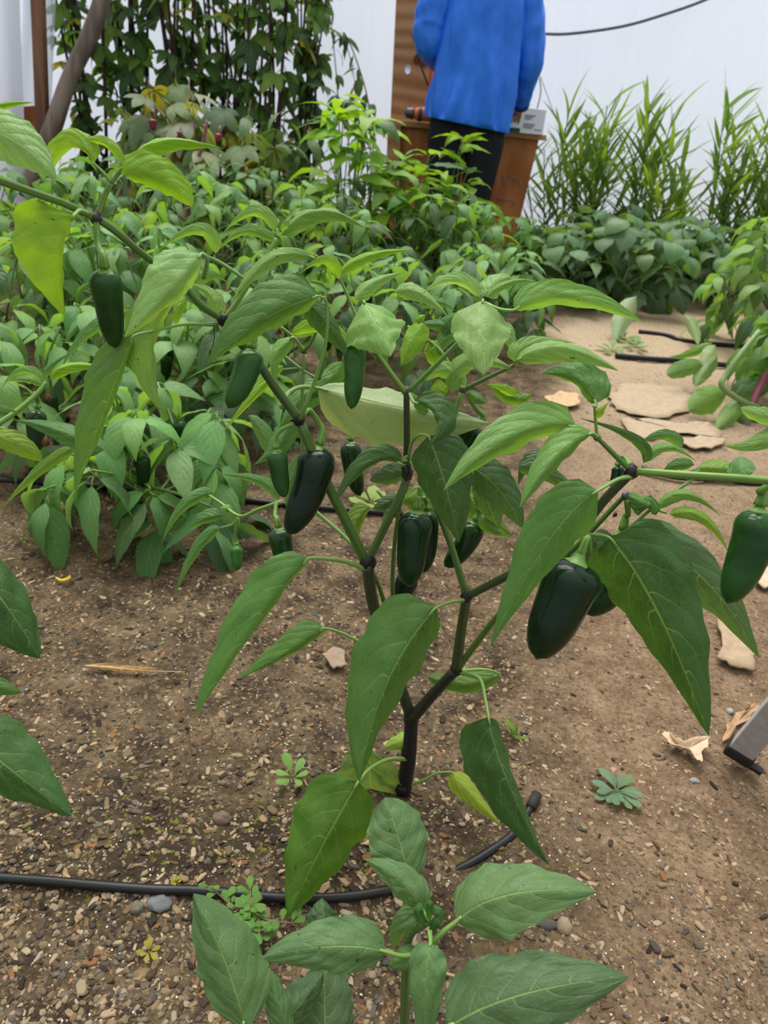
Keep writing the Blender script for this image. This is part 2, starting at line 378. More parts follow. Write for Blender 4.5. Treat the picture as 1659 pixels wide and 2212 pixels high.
def pepper_px(par, top, mid, bot, wpx, stem, col=(.010, .040, .008), sr=.0028, label=None):
    """top/bot=(x,y,depth) of the fruit, stem: list of (x,y,depth) from the branch to the top"""
    tmid = (top[2] + bot[2]) / 2
    p0, p1, p2 = P(*top), P(mid[0], mid[1], tmid), P(*bot); r = wpx / 2 * tmid / FPX
    V, F, UV = pepperdata(p0, p1, p2, r); V = local(par, V)
    o = link('pepper_fruit', mesh('pepper_fruit', V, F, M_PEP, UV), par, col)
    ax = (p1 - p0).normalized(); X = ax.orthogonal().normalized(); Y = ax.cross(X)
    # calyx: flared cap with small teeth
    cv = []; cf = []; ns = 20
    for i, (h, rr) in enumerate([(-.32, .15), (-.16, .20), (-.04, .30), (.04, .42), (.10, .46)]):
        for k in range(ns):
            a = 2 * math.pi * k / ns; tooth = (1.10 if k % 4 == 0 else .97) if i == 3 else 1
            cv.append(p0 + ax * (h * r) + (X * math.cos(a) + Y * math.sin(a)) * (rr * r * tooth))
    for i in range(4):
        for k in range(ns):
            a = i * ns + k; b = i * ns + (k + 1) % ns; cf.append((a, b, b + ns, a + ns))
    st = [P(*s) for s in stem] + [p0 - ax * r * .9, p0 - ax * r * .2]
    sp = smoothpts(st, 4); sv, sf, su = tubedata(sp, [sr * .9, sr * .85, sr, sr * 1.6], 8)
    V, F, UV = merge([(cv, cf, [(0, 0)] * len(cv)), (sv, sf, su)])
    V = local(par, V)
    link('pepper_stem', mesh('pepper_stem', V, F, M_STEM, UV), o, (.16, .33, .05))
    return o


# ================================================================ THE SETTING
def floor():
    xs = np.concatenate([np.linspace(-5, -1.2, 40), np.linspace(-1.17, 1.4, 240), np.linspace(1.45, 5.5, 40)])
    ys = np.concatenate([np.linspace(-1.2, .15, 14), np.linspace(.16, 2.2, 230), np.linspace(2.25, 6.2, 70)])
    V = []; 
    for y in ys:
        for x in xs:
            p = Vector((x, y, 0)); z = noise.noise(p * 2.2) * .010 + noise.noise(p * 9) * .005 + noise.noise(p * 32) * .0035
            V.append((x, y, z - .003))
    nx = len(xs); F = [(j * nx + i, j * nx + i + 1, (j + 1) * nx + i + 1, (j + 1) * nx + i) for j in range(len(ys) - 1) for i in range(nx - 1)]
    return tag(link('floor', mesh('floor', V, F, M_SOIL)), kind='structure')
FLOOR = floor()
def gz(x, y):
    p = Vector((x, y, 0)); return noise.noise(p * 2.2) * .010 + noise.noise(p * 9) * .005 + noise.noise(p * 32) * .0035 - .003

# loose bits on the ground
CHC = [(.22, .155, .085), (.15, .105, .06), (.10, .07, .042), (.30, .215, .125), (.055, .038, .025), (.03, .021, .015), (.12, .098, .072), (.18, .095, .04), (.32, .25, .165), (.075, .058, .044)]
STC = [(.17, .13, .072), (.12, .09, .055), (.22, .165, .10), (.055, .043, .031), (.09, .078, .064), (.26, .20, .13), (.13, .092, .05)]
def chip_mesh(r):
    a, b, h = 1, r.uniform(.22, .55), r.uniform(.10, .22)
    n = 6; V = []; 
    out = [(-a, -b * .5), (-a * .5, -b), (a * .7, -b * .8), (a, b * .2), (a * .4, b), (-a * .8, b * .7)]
    out = [(x * r.uniform(.75, 1.1), y * r.uniform(.7, 1.2)) for x, y in out]
    V = [(x, y, 0) for x, y in out] + [(x * .85, y * .8, h + r.uniform(-.03, .05)) for x, y in out]
    F = [tuple(range(n, 2 * n))] + [(i, (i + 1) % n, (i + 1) % n + n, i + n) for i in range(n)] + [tuple(range(n))[::-1]]
    return V, F
def stone_mesh(r):
    V = []; F = []; n = 6
    for i, (z, q) in enumerate([(-.2, .7), (.15, 1), (.5, .75)]):
        for k in range(n):
            a = 2 * math.pi * k / n + i * .3; V.append((math.cos(a) * q * r.uniform(.8, 1.15), math.sin(a) * q * r.uniform(.6, .95), z * r.uniform(.8, 1.1)))
    V.append((r.uniform(-.1, .1), 0, .66)); V.append((0, 0, -.25))
    for i in range(2):
        for k in range(n): F.append((i * n + k, i * n + (k + 1) % n, (i + 1) * n + (k + 1) % n, (i + 1) * n + k))
    for k in range(n): F.append((2 * n + k, 2 * n + (k + 1) % n, 3 * n)); F.append(((k + 1) % n, k, 3 * n + 1))
    return V, F
r = random.Random(3)
chips = [chip_mesh(r) for _ in range(6)]; stones = [stone_mesh(r) for _ in range(5)]
CM = [mesh('wood_chip', v, f, M_OBJ, smooth=False) for v, f in chips]; SM = [mesh('pebble', v, f, M_STONE) for v, f in stones]
for k in range(290):
    px, py = r.uniform(-10, 1665), r.uniform(1150, 2230); g = G(px, py)
    s = r.uniform(.0034, .0085) * (.7 + .45 * (g.y < .8)); 
    link('wood_chip', CM[k % 6], FLOOR, jit(r.choice(CHC), r), (g.x, g.y, gz(g.x, g.y) + .0012), (r.uniform(-.3, .3), r.uniform(-.25, .25), r.uniform(0, 6.3)), s)
for k in range(290):
    px, py = r.uniform(-10, 1665) if k % 3 else r.uniform(-10, 700), r.uniform(1250, 2230); g = G(px, py)
    s = r.uniform(.0022, .0048) * (1.5 if r.random() < .06 else 1)
    link('pebble', SM[k % 5], FLOOR, jit(r.choice(STC), r), (g.x, g.y, gz(g.x, g.y) + s * .15), (0, 0, r.uniform(0, 6.3)), (s, s, s * .8))
def litter():
    mats = []
    for i, c in enumerate(CHC + STC + [(.55, .52, .46)]):
        mats.append(mat_simple('litter_%s' % 'abcdefghijklmnopqrst'[i], c, .85, .15, 90, .35))
    R = np.random.RandomState(5); Vs = []; Fs = []; MI = []; off = 0
    def put(shape, x, y, s, mi, sz=1.0, tilt=.35):
        nonlocal off
        V, F = shape; A = np.array(V, dtype=float) * [s, s, s * sz]
        e = Euler((R.uniform(-tilt, tilt), R.uniform(-tilt, tilt), R.uniform(0, 6.3))).to_matrix(); A = A @ np.array(e).T
        A += [x, y, gz(x, y) - s * .02]
        Vs.append(A); Fs.extend([tuple(i + off for i in f) for f in F]); MI.extend([mi] * len(F)); off += len(V)
    nc = len(CHC); ns = len(STC)
    for k in range(36000):
        px, py = R.uniform(-200, 2000), 1040 + 1200 * R.uniform(0, 1) ** .8 if k % 3 else R.uniform(690, 1400)
        g = G(px, py); path = g.x - .17 * g.y + (noise.noise(g * 2.6) * .12)
        if path > .1 and R.uniform() < .30: continue
        big = .0022 + .0048 * R.uniform() ** 4
        if path > .1: big *= .8
        if R.uniform() < .5:
            mi = R.randint(nc) if path < .1 else [0, 1, 3, 6, 8, 2][R.randint(6)]
            put(chips[R.randint(6)], g.x, g.y, big * 1.3, mi)
        elif R.uniform() < .96: put(stones[R.randint(5)], g.x, g.y, big * .75, nc + R.randint(ns), .8)
        else: put(stones[R.randint(5)], g.x, g.y, .0015, nc + ns, .8)
    me = mesh('mulch', np.concatenate(Vs), Fs, mats, smooth=False, mi=MI)
    tag(link('mulch', me, FLOOR), kind='stuff')
litter()

# back wall of film, curving inward above, with a timber baseboard
def film_wall():
    V = []; F = []; nx = 130
    prof_ = [(5.62, .10), (5.62, .6), (5.62, 1.1), (5.62, 1.6), (5.60, 2.0), (5.56, 2.3)]
    for i in range(nx + 1):
        x = -5 + 10.5 * i / nx
        for y, z in prof_:
            V.append((x, y + .006 * math.sin(x * 23 + z) + .012 * noise.noise(Vector((x * 3, z * .8, 0))), z))
    m = len(prof_)
    for i in range(nx):
        for j in range(m - 1): a = i * m + j; F.append((a, a + m, a + m + 1, a + 1))
    tag(link('wall_back', mesh('wall_back', V, F, M_FILM)), kind='structure')
film_wall()
bb = box('baseboard_back', (-5, 5.5, 5.53, 5.60, -.05, .20), M_POST); tag(bb, kind='structure')

# left end: film curtain, posts, board, leaning log
def film_strip(name, pts0, pts1, mat, label):
    V = []; F = []; n = 40
    a0, a1 = pts0; b0, b1 = pts1
    for i in range(n + 1):
        u = i / n
        for j in range(9):
            v = j / 8; p = a0.lerp(a1, v).lerp(b0.lerp(b1, v), u); p.y += .012 * math.sin(v * 17 + u) + .01 * math.sin(u * 5 + v * 4); V.append(p)
    for i in range(n):
        for j in range(8): a = i * 9 + j; F.append((a, a + 1, a + 10, a + 9))
    return tag(link(name, mesh(name, V, F, mat)), label, 'plastic sheet')
film_strip('film_curtain', (PY(-140, -120, 4.6), PY(44, -120, 4.6)), (PY(-140, 470, 4.6), PY(58, 470, 4.6)), M_FILM, 'opaque white plastic sheet hanging outermost behind the brown post')
film_strip('film_curtain', (PY(52, -120, 4.75), PY(132, -120, 4.75)), (PY(34, 345, 4.75), PY(104, 345, 4.75)), M_FILM2, 'see-through plastic sheet hanging between the brown post and the leafy bushes')
def beam(name, a, b, wx, wy, mat, label, cat):
    d = (b - a); L = d.length; z = d.normalized(); x = Vector((1, 0, 0)); x = (x - z * x.dot(z)).normalized(); y = z.cross(x)
    V = [c + x * sx_ * wx / 2 + y * sy_ * wy / 2 for c in (a, b) for sx_ in (-1, 1) for sy_ in (-1, 1)]
    F = [(0, 1, 3, 2), (4, 6, 7, 5), (0, 4, 5, 1), (2, 3, 7, 6), (0, 2, 6, 4), (1, 5, 7, 3)]
    o = link(name, mesh(name, V, F, mat, smooth=False)); bevel(o, .004); return tag(o, label, cat)
beam('timber_post', PY(100, 470, 4.5), PY(76, -160, 4.5), .062, .05, M_POST, 'square brown timber post standing upright in front of the plastic sheets', 'post')
beam('timber_stake', PY(38, 440, 4.66), PY(16, -120, 4.66), .022, .03, M_POST, 'thin dark timber stake at the edge of the opaque plastic sheet', 'post')
o = link('timber_board', mesh('timber_board', [PY(28, 232, 4.7), PY(80, 228, 4.7), PY(72, 420, 4.7), PY(34, 424, 4.7)] + [PY(28, 232, 4.73), PY(80, 228, 4.73), PY(72, 420, 4.73), PY(34, 424, 4.73)], [(0, 1, 2, 3), (7, 6, 5, 4), (0, 4, 5, 1), (1, 5, 6, 2), (2, 6, 7, 3), (3, 7, 4, 0)], M_CRATE, smooth=False))
tag(o, 'short orange-brown board fixed behind the square brown post', 'board')
lp = [PY(52, 420, 4.45), PY(105, 300, 4.45), PY(150, 170, 4.5), PY(205, 50, 4.55), PY(250, -110, 4.6)]
o = tube('leaning_log', lp, [.050, .05, .042, .046, .038], M_LOG, None, None, 12, 5, .06); tag(o, 'weathered brown log leaning diagonally behind the lobed-leaf bushes', 'log')

# cable on the back wall
o = tube('hanging_cable', [PY(1165, 73, 5.5), PY(1230, 73, 5.55), PY(1340, 58, 5.55), PY(1430, 33, 5.55), PY(1530, -3, 5.55), PY(1640, -60, 5.55)], .0085, mat_simple('grey_cable', (.12, .13, .15), .5), None, None, 8, 6)
tag(o, 'grey cable sagging across the white film wall', 'cable')

# plywood crate with upright board
CR = empty('plywood_crate', Vector((.25, 4.9, 0)), 'orange-brown plywood crate with an upright plywood board behind the person in blue', 'crate')
def quadslab(name, pts, th, mat, par):
    a = [Vector(p) for p in pts]; b = [p + Vector((0, th, 0)) for p in a]; V = local(par, a + b); n = len(a)
    F = [tuple(range(n)), tuple(range(n, 2 * n))[::-1]] + [(i, i + n, (i + 1) % n + n, (i + 1) % n) for i in range(n)]
    o = link(name, mesh(name, V, F, mat, smooth=False), par); bevel(o, .003); return o
quadslab('front_panel', [PY(840, 272, 4.78), PY(1162, 302, 4.78), PY(1097, 578, 4.78), PY(828, 560, 4.78)], .018, M_CRATE, CR)
quadslab('corner_batten', [PY(838, 268, 4.74), PY(866, 268, 4.74), PY(858, 560, 4.74), PY(826, 560, 4.74)], .035, M_PLY, CR)
quadslab('back_panel', [PY(863, -160, 5.05), PY(965, -160, 5.05), PY(940, 500, 5.05), PY(832, 500, 5.05)], .018, M_PLY, CR)
a = [PY(836, 256, 4.74), PY(1181, 292, 4.74), PY(1180, 304, 4.74), PY(835, 270, 4.74)]
quadslab('top_panel', a, .33, M_PLY, CR)
quadslab('side_panel', [PY(1155, 302, 4.80), PY(1164, 303, 4.80), PY(1099, 576, 4.80), PY(1090, 576, 4.80)], .30, M_CRATE, CR)
c = PY(881, 150, 5.045); 
V = [c + Vector((math.cos(a) * .019, 0, math.sin(a) * .025)) for a in np.linspace(0, 2 * math.pi, 20, endpoint=False)] + [c + Vector((math.cos(a) * .019, .005, math.sin(a) * .025)) for a in np.linspace(0, 2 * math.pi, 20, endpoint=False)]
link('white_disc', mesh('white_disc', local(CR, V), [tuple(range(20))] + [(i, (i + 1) % 20, (i + 1) % 20 + 20, i + 20) for i in range(20)], mat_simple('white_paint', (.85, .87, .9), .5, .3, 20, .03)), CR)
for (kx, ky, kr) in [(898, 78, .02), (902, 128, .024), (915, 138, .015)]:
    c = PY(kx, ky, 5.04); V = [c + Vector((math.cos(a) * kr, 0, math.sin(a) * kr * 1.1)) for a in np.linspace(0, 2 * math.pi, 14, endpoint=False)] + [c + Vector((0, -.002, 0))]
    link('wood_knot', mesh('wood_knot', local(CR, V), [(i, (i + 1) % 14, 14) for i in range(14)], mat_simple('knot', (.13, .035, .012), .6, .2, 60, .4)), CR)
o = tube('orange_strap', [PY(934, 128, 4.99), PY(930, 180, 4.98), PY(926, 230, 4.96), PY(924, 262, 4.95)], .011, mat_simple('orange_strap', (.55, .09, .03), .6), None, None, 8, 4); tag(o, 'red-orange strap hanging down the upright plywood board beside the blue jacket', 'strap')
o = tube('dark_wire', [PY(902, 60, 4.98), PY(901, 110, 4.98), PY(912, 150, 4.97), PY(925, 185, 4.96)], .005, M_TUBE, None, None, 6, 4); tag(o, 'thin dark wire hanging on the upright plywood board under the bent elbow', 'wire')
o = tube('grey_wire', [PY(1166, 168, 4.9), PY(1168, 200, 4.9), PY(1160, 236, 4.9)], .004, mat_simple('pale_wire', (.25, .26, .27), .5), None, None, 6, 4); tag(o, 'short grey wire curving from the blue cuff to the white box', 'wire')
o = tube('grey_wire', [PY(1166, 160, 5.2), PY(1180, 200, 5.2), PY(1195, 240, 5.2), PY(1208, 262, 5.2)], .003, mat_simple('pale_wire_b', (.5, .52, .55), .5), None, None, 6, 4); tag(o, 'long pale wire running from the blue sleeve down to the grassy canes', 'wire')

# white box with a printed face
BX = empty('printed_box', PY(1135, 296, 4.78), 'small white box with green bands and grey print on the crate', 'box')
WH = mat_simple('white_card', (.78, .79, .80), .5, .3, 20, .03); GR = mat_simple('dark_green_print', (.015, .085, .05), .6, .3, 80, .5); INK = mat_simple('grey_ink', (.22, .23, .25), .7)
quadslab('box_body', [PY(1098, 228, 4.70), PY(1181, 237, 4.70), PY(1172, 292, 4.70), PY(1090, 284, 4.70)], .10, WH, BX)
for q in [[(1098, 228), (1132, 232), (1131, 240), (1096, 237)], [(1092, 274), (1124, 277), (1123, 287), (1090, 284)]]:
    quadslab('green_band', [PY(x, y, 4.695) for x, y in q], .004, GR, BX)
for x0, x1, y in [(1134, 1158, 247), (1134, 1152, 251), (1134, 1148, 255), (1131, 1156, 266), (1131, 1154, 270), (1130, 1150, 274), (1154, 1170, 279)]:
    quadslab('print_line', [PY(x0, y, 4.696), PY(x1, y + (x1 - x0) * .09, 4.696), PY(x1, y + 2 + (x1 - x0) * .09, 4.696), PY(x0, y + 2, 4.696)], .003, INK, BX)

# cordless drill lying on the crate
DR = empty('cordless_drill', PY(905, 258, 4.78), 'orange and black cordless drill lying on the crate', 'drill')
ORG = mat_simple('orange_plastic', (.62, .13, .035), .45, .4); DK = mat_simple('dark_plastic', (.045, .04, .045), .4, .4); GM = mat_simple('chuck_metal', (.10, .09, .10), .35, .5, 60, .3, .001, .6)
def lathe(name, a, b, rs, mat, par, ns=16):
    n = len(rs); pts = [a.lerp(b, i / (n - 1)) for i in range(n)]; V, F, UV = tubedata(pts, rs, ns); return link(name, mesh(name, local(par, V), F, mat, UV), par)
yy = 4.70
lathe('chuck', PY(874, 243, yy), PY(896, 245, yy), [.012, .024, .030, .027, .031, .031, .024], GM, DR)
lathe('motor_housing', PY(894, 245, yy), PY(950, 249, yy), [.026, .033, .036, .036, .036, .034, .036, .034], ORG, DR)
lathe('gear_collar', PY(903, 246, yy), PY(912, 247, yy), [.037, .0385, .0385, .037], DK, DR)
lathe('grip', PY(938, 248, yy) + Vector((0, 0, 0)), PY(940, 252, yy + .14), [.020, .022, .021, .024], ORG, DR)
box('battery', (DR.location.x + .05, DR.location.x + .14, yy + .12, yy + .2, DR.location.z + .0, DR.location.z + .07), DK, DR, None, .008)

# ================================================================ THE PERSON
def person():
    PR = empty('person', PY(1000, 572, 4.45) * 1.0, 'person in blue jacket and black trousers standing with back turned at the crate', 'person')
    PR.location.z = 0
    Q = lambda x, y, Y=4.45: PY(x, y, Y)
    fx = Vector((1, 0, 0)); FY = Vector((0, 1, 0)); UZ = Vector((0, 0, 1))
    hip = Q(1012, 262); ch = Q(1045, 20); nk = Q(1056, -72); hd = nk + Vector((.012, .03, .13))
    J = []; E = []; Rr = []
    def add(p, r, par=None):
        J.append(p); Rr.append(r if hasattr(r, '__len__') else (r, r))
        if par is not None: E.append((par, len(J) - 1))
        return len(J) - 1
    h0 = add(hip, (.15, .11)); c0 = add(hip.lerp(ch, .5), (.14, .10), h0); c1 = add(ch, (.17, .11), c0); n0 = add(nk, .052, c1)
    k0 = add(nk + Vector((.005, .02, .06)), (.062, .075), n0); k1 = add(hd, (.075, .092), k0); add(hd + Vector((0, 0, .075)), (.06, .075), k1)
    for s, knee, ank in ((-1, Q(958, 415), Q(946, 545)), (1, Q(1030, 432), Q(1012, 562))):
        a = add(hip + Vector((s * .085, 0, -.07)), .088, h0); b = add(knee, .058, a); c = add(ank, .040, b); ank2 = ank.copy(); ank2.z = .03
        d = add(ank2, .036, c); add(ank2 + Vector((s * .02, .17, -.005)), (.038, .02), d)
    arms = [([Q(968, -32), Q(930, 95), Q(972, 138, 4.74), Q(986, 158, 4.84)], (-1)), ([Q(1138, -24), Q(1146, 140), Q(1126, 222, 4.6), Q(1121, 233, 4.63)], 1)]
    for (sh, el, wr, pl), s in arms:
        a = add(sh, .058, c1); b = add(el, .042, a); c = add(wr, .027, b); d = add(pl, (.035, .017), c)
        dr = (pl - wr).normalized(); sd = Vector((1, 0, 0)); sd = (sd - dr * sd.dot(dr)).normalized()
        for k, (o_, L) in enumerate([(-.026, .066), (-.009, .076), (.009, .072), (.026, .056)]):
            e = add(pl + dr * .05 + sd * o_, .0095, d); f = add(pl + dr * (.05 + L * .55) + sd * o_ * 1.1 + Vector((0, .004, -.008)), .0088, e); add(pl + dr * (.05 + L) + sd * o_ * 1.1 + Vector((0, .0, -.022)), .0075, f)
        e = add(pl + dr * .01 - sd * s * .035, .011, d); add(pl + dr * .055 - sd * s * .052, .0095, e)
    me = bpy.data.meshes.new('body'); me.from_pydata([tuple(p - PR.location) for p in J], E, [])
    SKN = mat_simple('skin', (.50, .29, .20), .5, .35, 30, .1)
    b = link('body', me, PR); me.materials.append(SKN)
    m = b.modifiers.new('skin', 'SKIN'); m.use_smooth_shade = True
    for i, rr in enumerate(Rr): me.skin_vertices[0].data[i].radius = rr
    me.skin_vertices[0].data[0].use_root = True
    b.modifiers.new('sub', 'SUBSURF').levels = 2; b.modifiers['sub'].render_levels = 2
    # face on the far side
    sph = lambda c, r, n=12: ([c + Vector((r[0] * math.sin(a) * math.cos(t), r[1] * math.sin(a) * math.sin(t), r[2] * math.cos(a))) for a in np.linspace(.02, math.pi - .02, n) for t in np.linspace(0, 2 * math.pi, n, endpoint=False)],
                        [(i * n + k, i * n + (k + 1) % n, (i + 1) * n + (k + 1) % n, (i + 1) * n + k) for i in range(n - 1) for k in range(n)], [(0, 0)] * (n * n))
    for s in (-1, 1):
        d = sph(hd + Vector((s * .032, .083, .01)), (.013, .01, .011)); link('eye', mesh('eye', local(PR, d[0]), d[1], mat_simple('eye', (.7, .68, .65), .3)), PR)
        d = sph(hd + Vector((s * .079, .0, -.005)), (.01, .02, .032)); link('ear', mesh('ear', local(PR, d[0]), d[1], SKN), PR)
    d = sph(hd + Vector((0, .098, -.02)), (.014, .022, .026)); link('nose', mesh('nose', local(PR, d[0]), d[1], SKN), PR)
    d = sph(hd + Vector((0, .085, -.058)), (.024, .01, .007)); link('mouth', mesh('mouth', local(PR, d[0]), d[1], mat_simple('lips', (.4, .15, .13), .5)), PR)
    d = sph(hd + Vector((0, -.012, .035)), (.088, .102, .098), 20); link('hair', mesh('hair', local(PR, d[0]), d[1], mat_simple('dark_hair', (.04, .025, .018), .6)), PR)
    # jacket
    rings = [(922, 253, 1096, 290, .155), (922, 244, 1099, 281, .16), (925, 215, 1106, 245, .158), (931, 185, 1115, 208, .15), (937, 155, 1119, 172, .145), (941, 120, 1125, 136, .14),
             (947, 80, 1131, 95, .135), (953, 40, 1138, 55, .132), (957, 0, 1143, 14, .13), (962, -32, 1146, -20, .12), (985, -58, 1130, -48, .095), (1018, -74, 1098, -68, .07), (1024, -88, 1092, -84, .066)]
    ns = 160; V = []; F = []
    rp = [Vector(r_) for r_ in [(a, b_, c) for a, b_, c, d_, e in rings]]
    sub = []
    for i in range(len(rings) - 1):
        for k in range(4):
            t = k / 4; sub.append([rings[i][j] * (1 - t) + rings[i + 1][j] * t for j in range(5)])
    sub.append(rings[-1]); n = len(sub)
    for i, (xl, yl, xr, yr, dp) in enumerate(sub):
        l = Q(xl, yl); r_ = Q(xr, yr); c = (l + r_) / 2; hx = (r_ - l) / 2; u = i / n
        for k in range(ns):
            a = 2 * math.pi * k / ns; ca, sa = math.cos(a), math.sin(a)
            e = 1 / max(abs(ca) ** 2.4 + abs(sa) ** 2.4, .001) ** (1 / 2.4)
            fold = 1 + (1 - u) * .030 * math.sin(a * 7 + 2.5 * u) + (1 - u) ** 2 * .014 * math.sin(a * 15 + 1) + .06 * noise.noise(Vector((ca * 3, sa * 3, u * 5)))
            for a0, sl_, wd_, am in ((5.25, -.8, .10, .17), (5.50, -.55, .09, -.11), (4.95, -.7, .14, -.10), (4.15, .9, .12, .13), (3.85, .8, .10, -.09), (4.62, .25, .10, .09), (5.75, -.3, .10, .09)):
                fold += am * math.exp(-((a - a0 - sl_ * u) / wd_) ** 2) * (1.05 - u)
            V.append(c + hx * (ca * e * fold) + FY * (sa * e * dp * fold))
    for i in range(n - 1):
        for k in range(ns): a = i * ns + k; b_ = i * ns + (k + 1) % ns; F.append((a, b_, b_ + ns, a + ns))
    hemi = len(V)
    for k in range(ns):                                   # turned-in hem
        p = V[k].copy(); cc = (Q(922, 253) + Q(1096, 290)) / 2; V.append(p.lerp(cc, .10) + Vector((0, 0, .03)))
    for k in range(ns): F.append((k, hemi + k, hemi + (k + 1) % ns, (k + 1) % ns))
    UV = [(0, 0)] * len(V)
    def sleeve(pts, rad, seed):
        sp = smoothpts(pts, 8); v, f, uv = tubedata(sp, rad, 28); m = len(sp)
        for i in range(m):
            c = sum((v[i * 28 + k] for k in range(28)), Vector()) / 28
            for k in range(28):
                q = v[i * 28 + k]; d = q - c
                v[i * 28 + k] = c + d * (1 + .030 * math.sin(i * 1.05 + 3 * math.sin(k / 28 * 6.28 + seed)) + .10 * noise.noise(Vector((math.cos(k / 28 * 6.28) * 2 + seed, math.sin(k / 28 * 6.28) * 2, i * .16))))
        return v, f, uv
    s1 = sleeve([Q(985, -38), Q(950, -10), Q(931, 50), Q(931, 92, 4.46), Q(958, 128, 4.62), Q(984, 150, 4.82)], [.075, .09, .088, .088, .072, .056], 1)
    s2 = sleeve([Q(1120, -34), Q(1138, -5), Q(1144, 60, 4.46), Q(1144, 132, 4.47), Q(1134, 180, 4.53), Q(1126, 222, 4.6)], [.07, .078, .082, .074, .060, .046], 2.5)
    V, F, UV = merge([(V, F, UV), s1, s2])
    n_ = N('blue_jacket_fabric'); nz = n_.noise(9, n_.coord('Object'), 4); nf = n_.noise(500, n_.coord('Object'), 2)
    c_ = n_.mix(nz, (.014, .135, .66), (.028, .21, .92))
    hh = n_.math('ADD', n_.math('MULTIPLY', n_.noise(4, n_.mapping(n_.coord('Object'), (2.0, 2.0, .8)), 2), 1.0), n_.math('MULTIPLY', nf, .004))
    JM = n_.done(n_.bsdf(c_, .5, .35, n_.bump(hh, .8, .07)))
    link('jacket', mesh('jacket', local(PR, V), F, JM, UV), PR)
    for (w_, d_) in ((Q(1126, 222, 4.6), Q(1124, 230, 4.615)),):
        v, f, uv = tubedata([w_, d_], [.049, .046], 20); link('cuff', mesh('cuff', local(PR, v), f, mat_simple('navy_cuff', (.012, .03, .12), .7), uv), PR)
    # trousers
    L = [tubedata(smoothpts(p, 6), rr, 24) for p, rr in (
        ([Q(975, 240), Q(966, 300), Q(958, 400), Q(950, 470), Q(944, 556)], [.105, .108, .084, .072, .064]),
        ([Q(1048, 250), Q(1046, 310), Q(1030, 415), Q(1018, 490), Q(1008, 572)], [.105, .108, .084, .072, .064]),
        ([Q(1020, 200), Q(1012, 262), Q(1006, 300)], [.13, .135, .12]))]
    V, F, UV = merge(L); link('trousers', mesh('trousers', local(PR, V), F, mat_simple('black_trousers', (.010, .011, .016), .75, .2, 30, .3), UV), PR)
    for cx_ in (Q(944, 556), Q(1008, 572)):
        c = cx_.copy(); c.z = .045; V = []; F = []
        prof_ = [(-.07, .035, .05), (-.03, .043, .055), (.05, .045, .045), (.12, .05, .035), (.18, .042, .028), (.205, .02, .02)]
        for yy_, wx_, hz in prof_:
            for k in range(14):
                a = 2 * math.pi * k / 14; V.append(c + Vector((math.cos(a) * wx_, yy_, max(-.045, math.sin(a) * hz))))
        for i in range(len(prof_) - 1):
            for k in range(14): a = i * 14 + k; b_ = i * 14 + (k + 1) % 14; F.append((a, b_, b_ + 14, a + 14))
        F += [tuple(range(14))[::-1], tuple(range(len(V) - 14, len(V)))]
        link('shoe', mesh('shoe', local(PR, V), F, M_RUB), PR)
person()

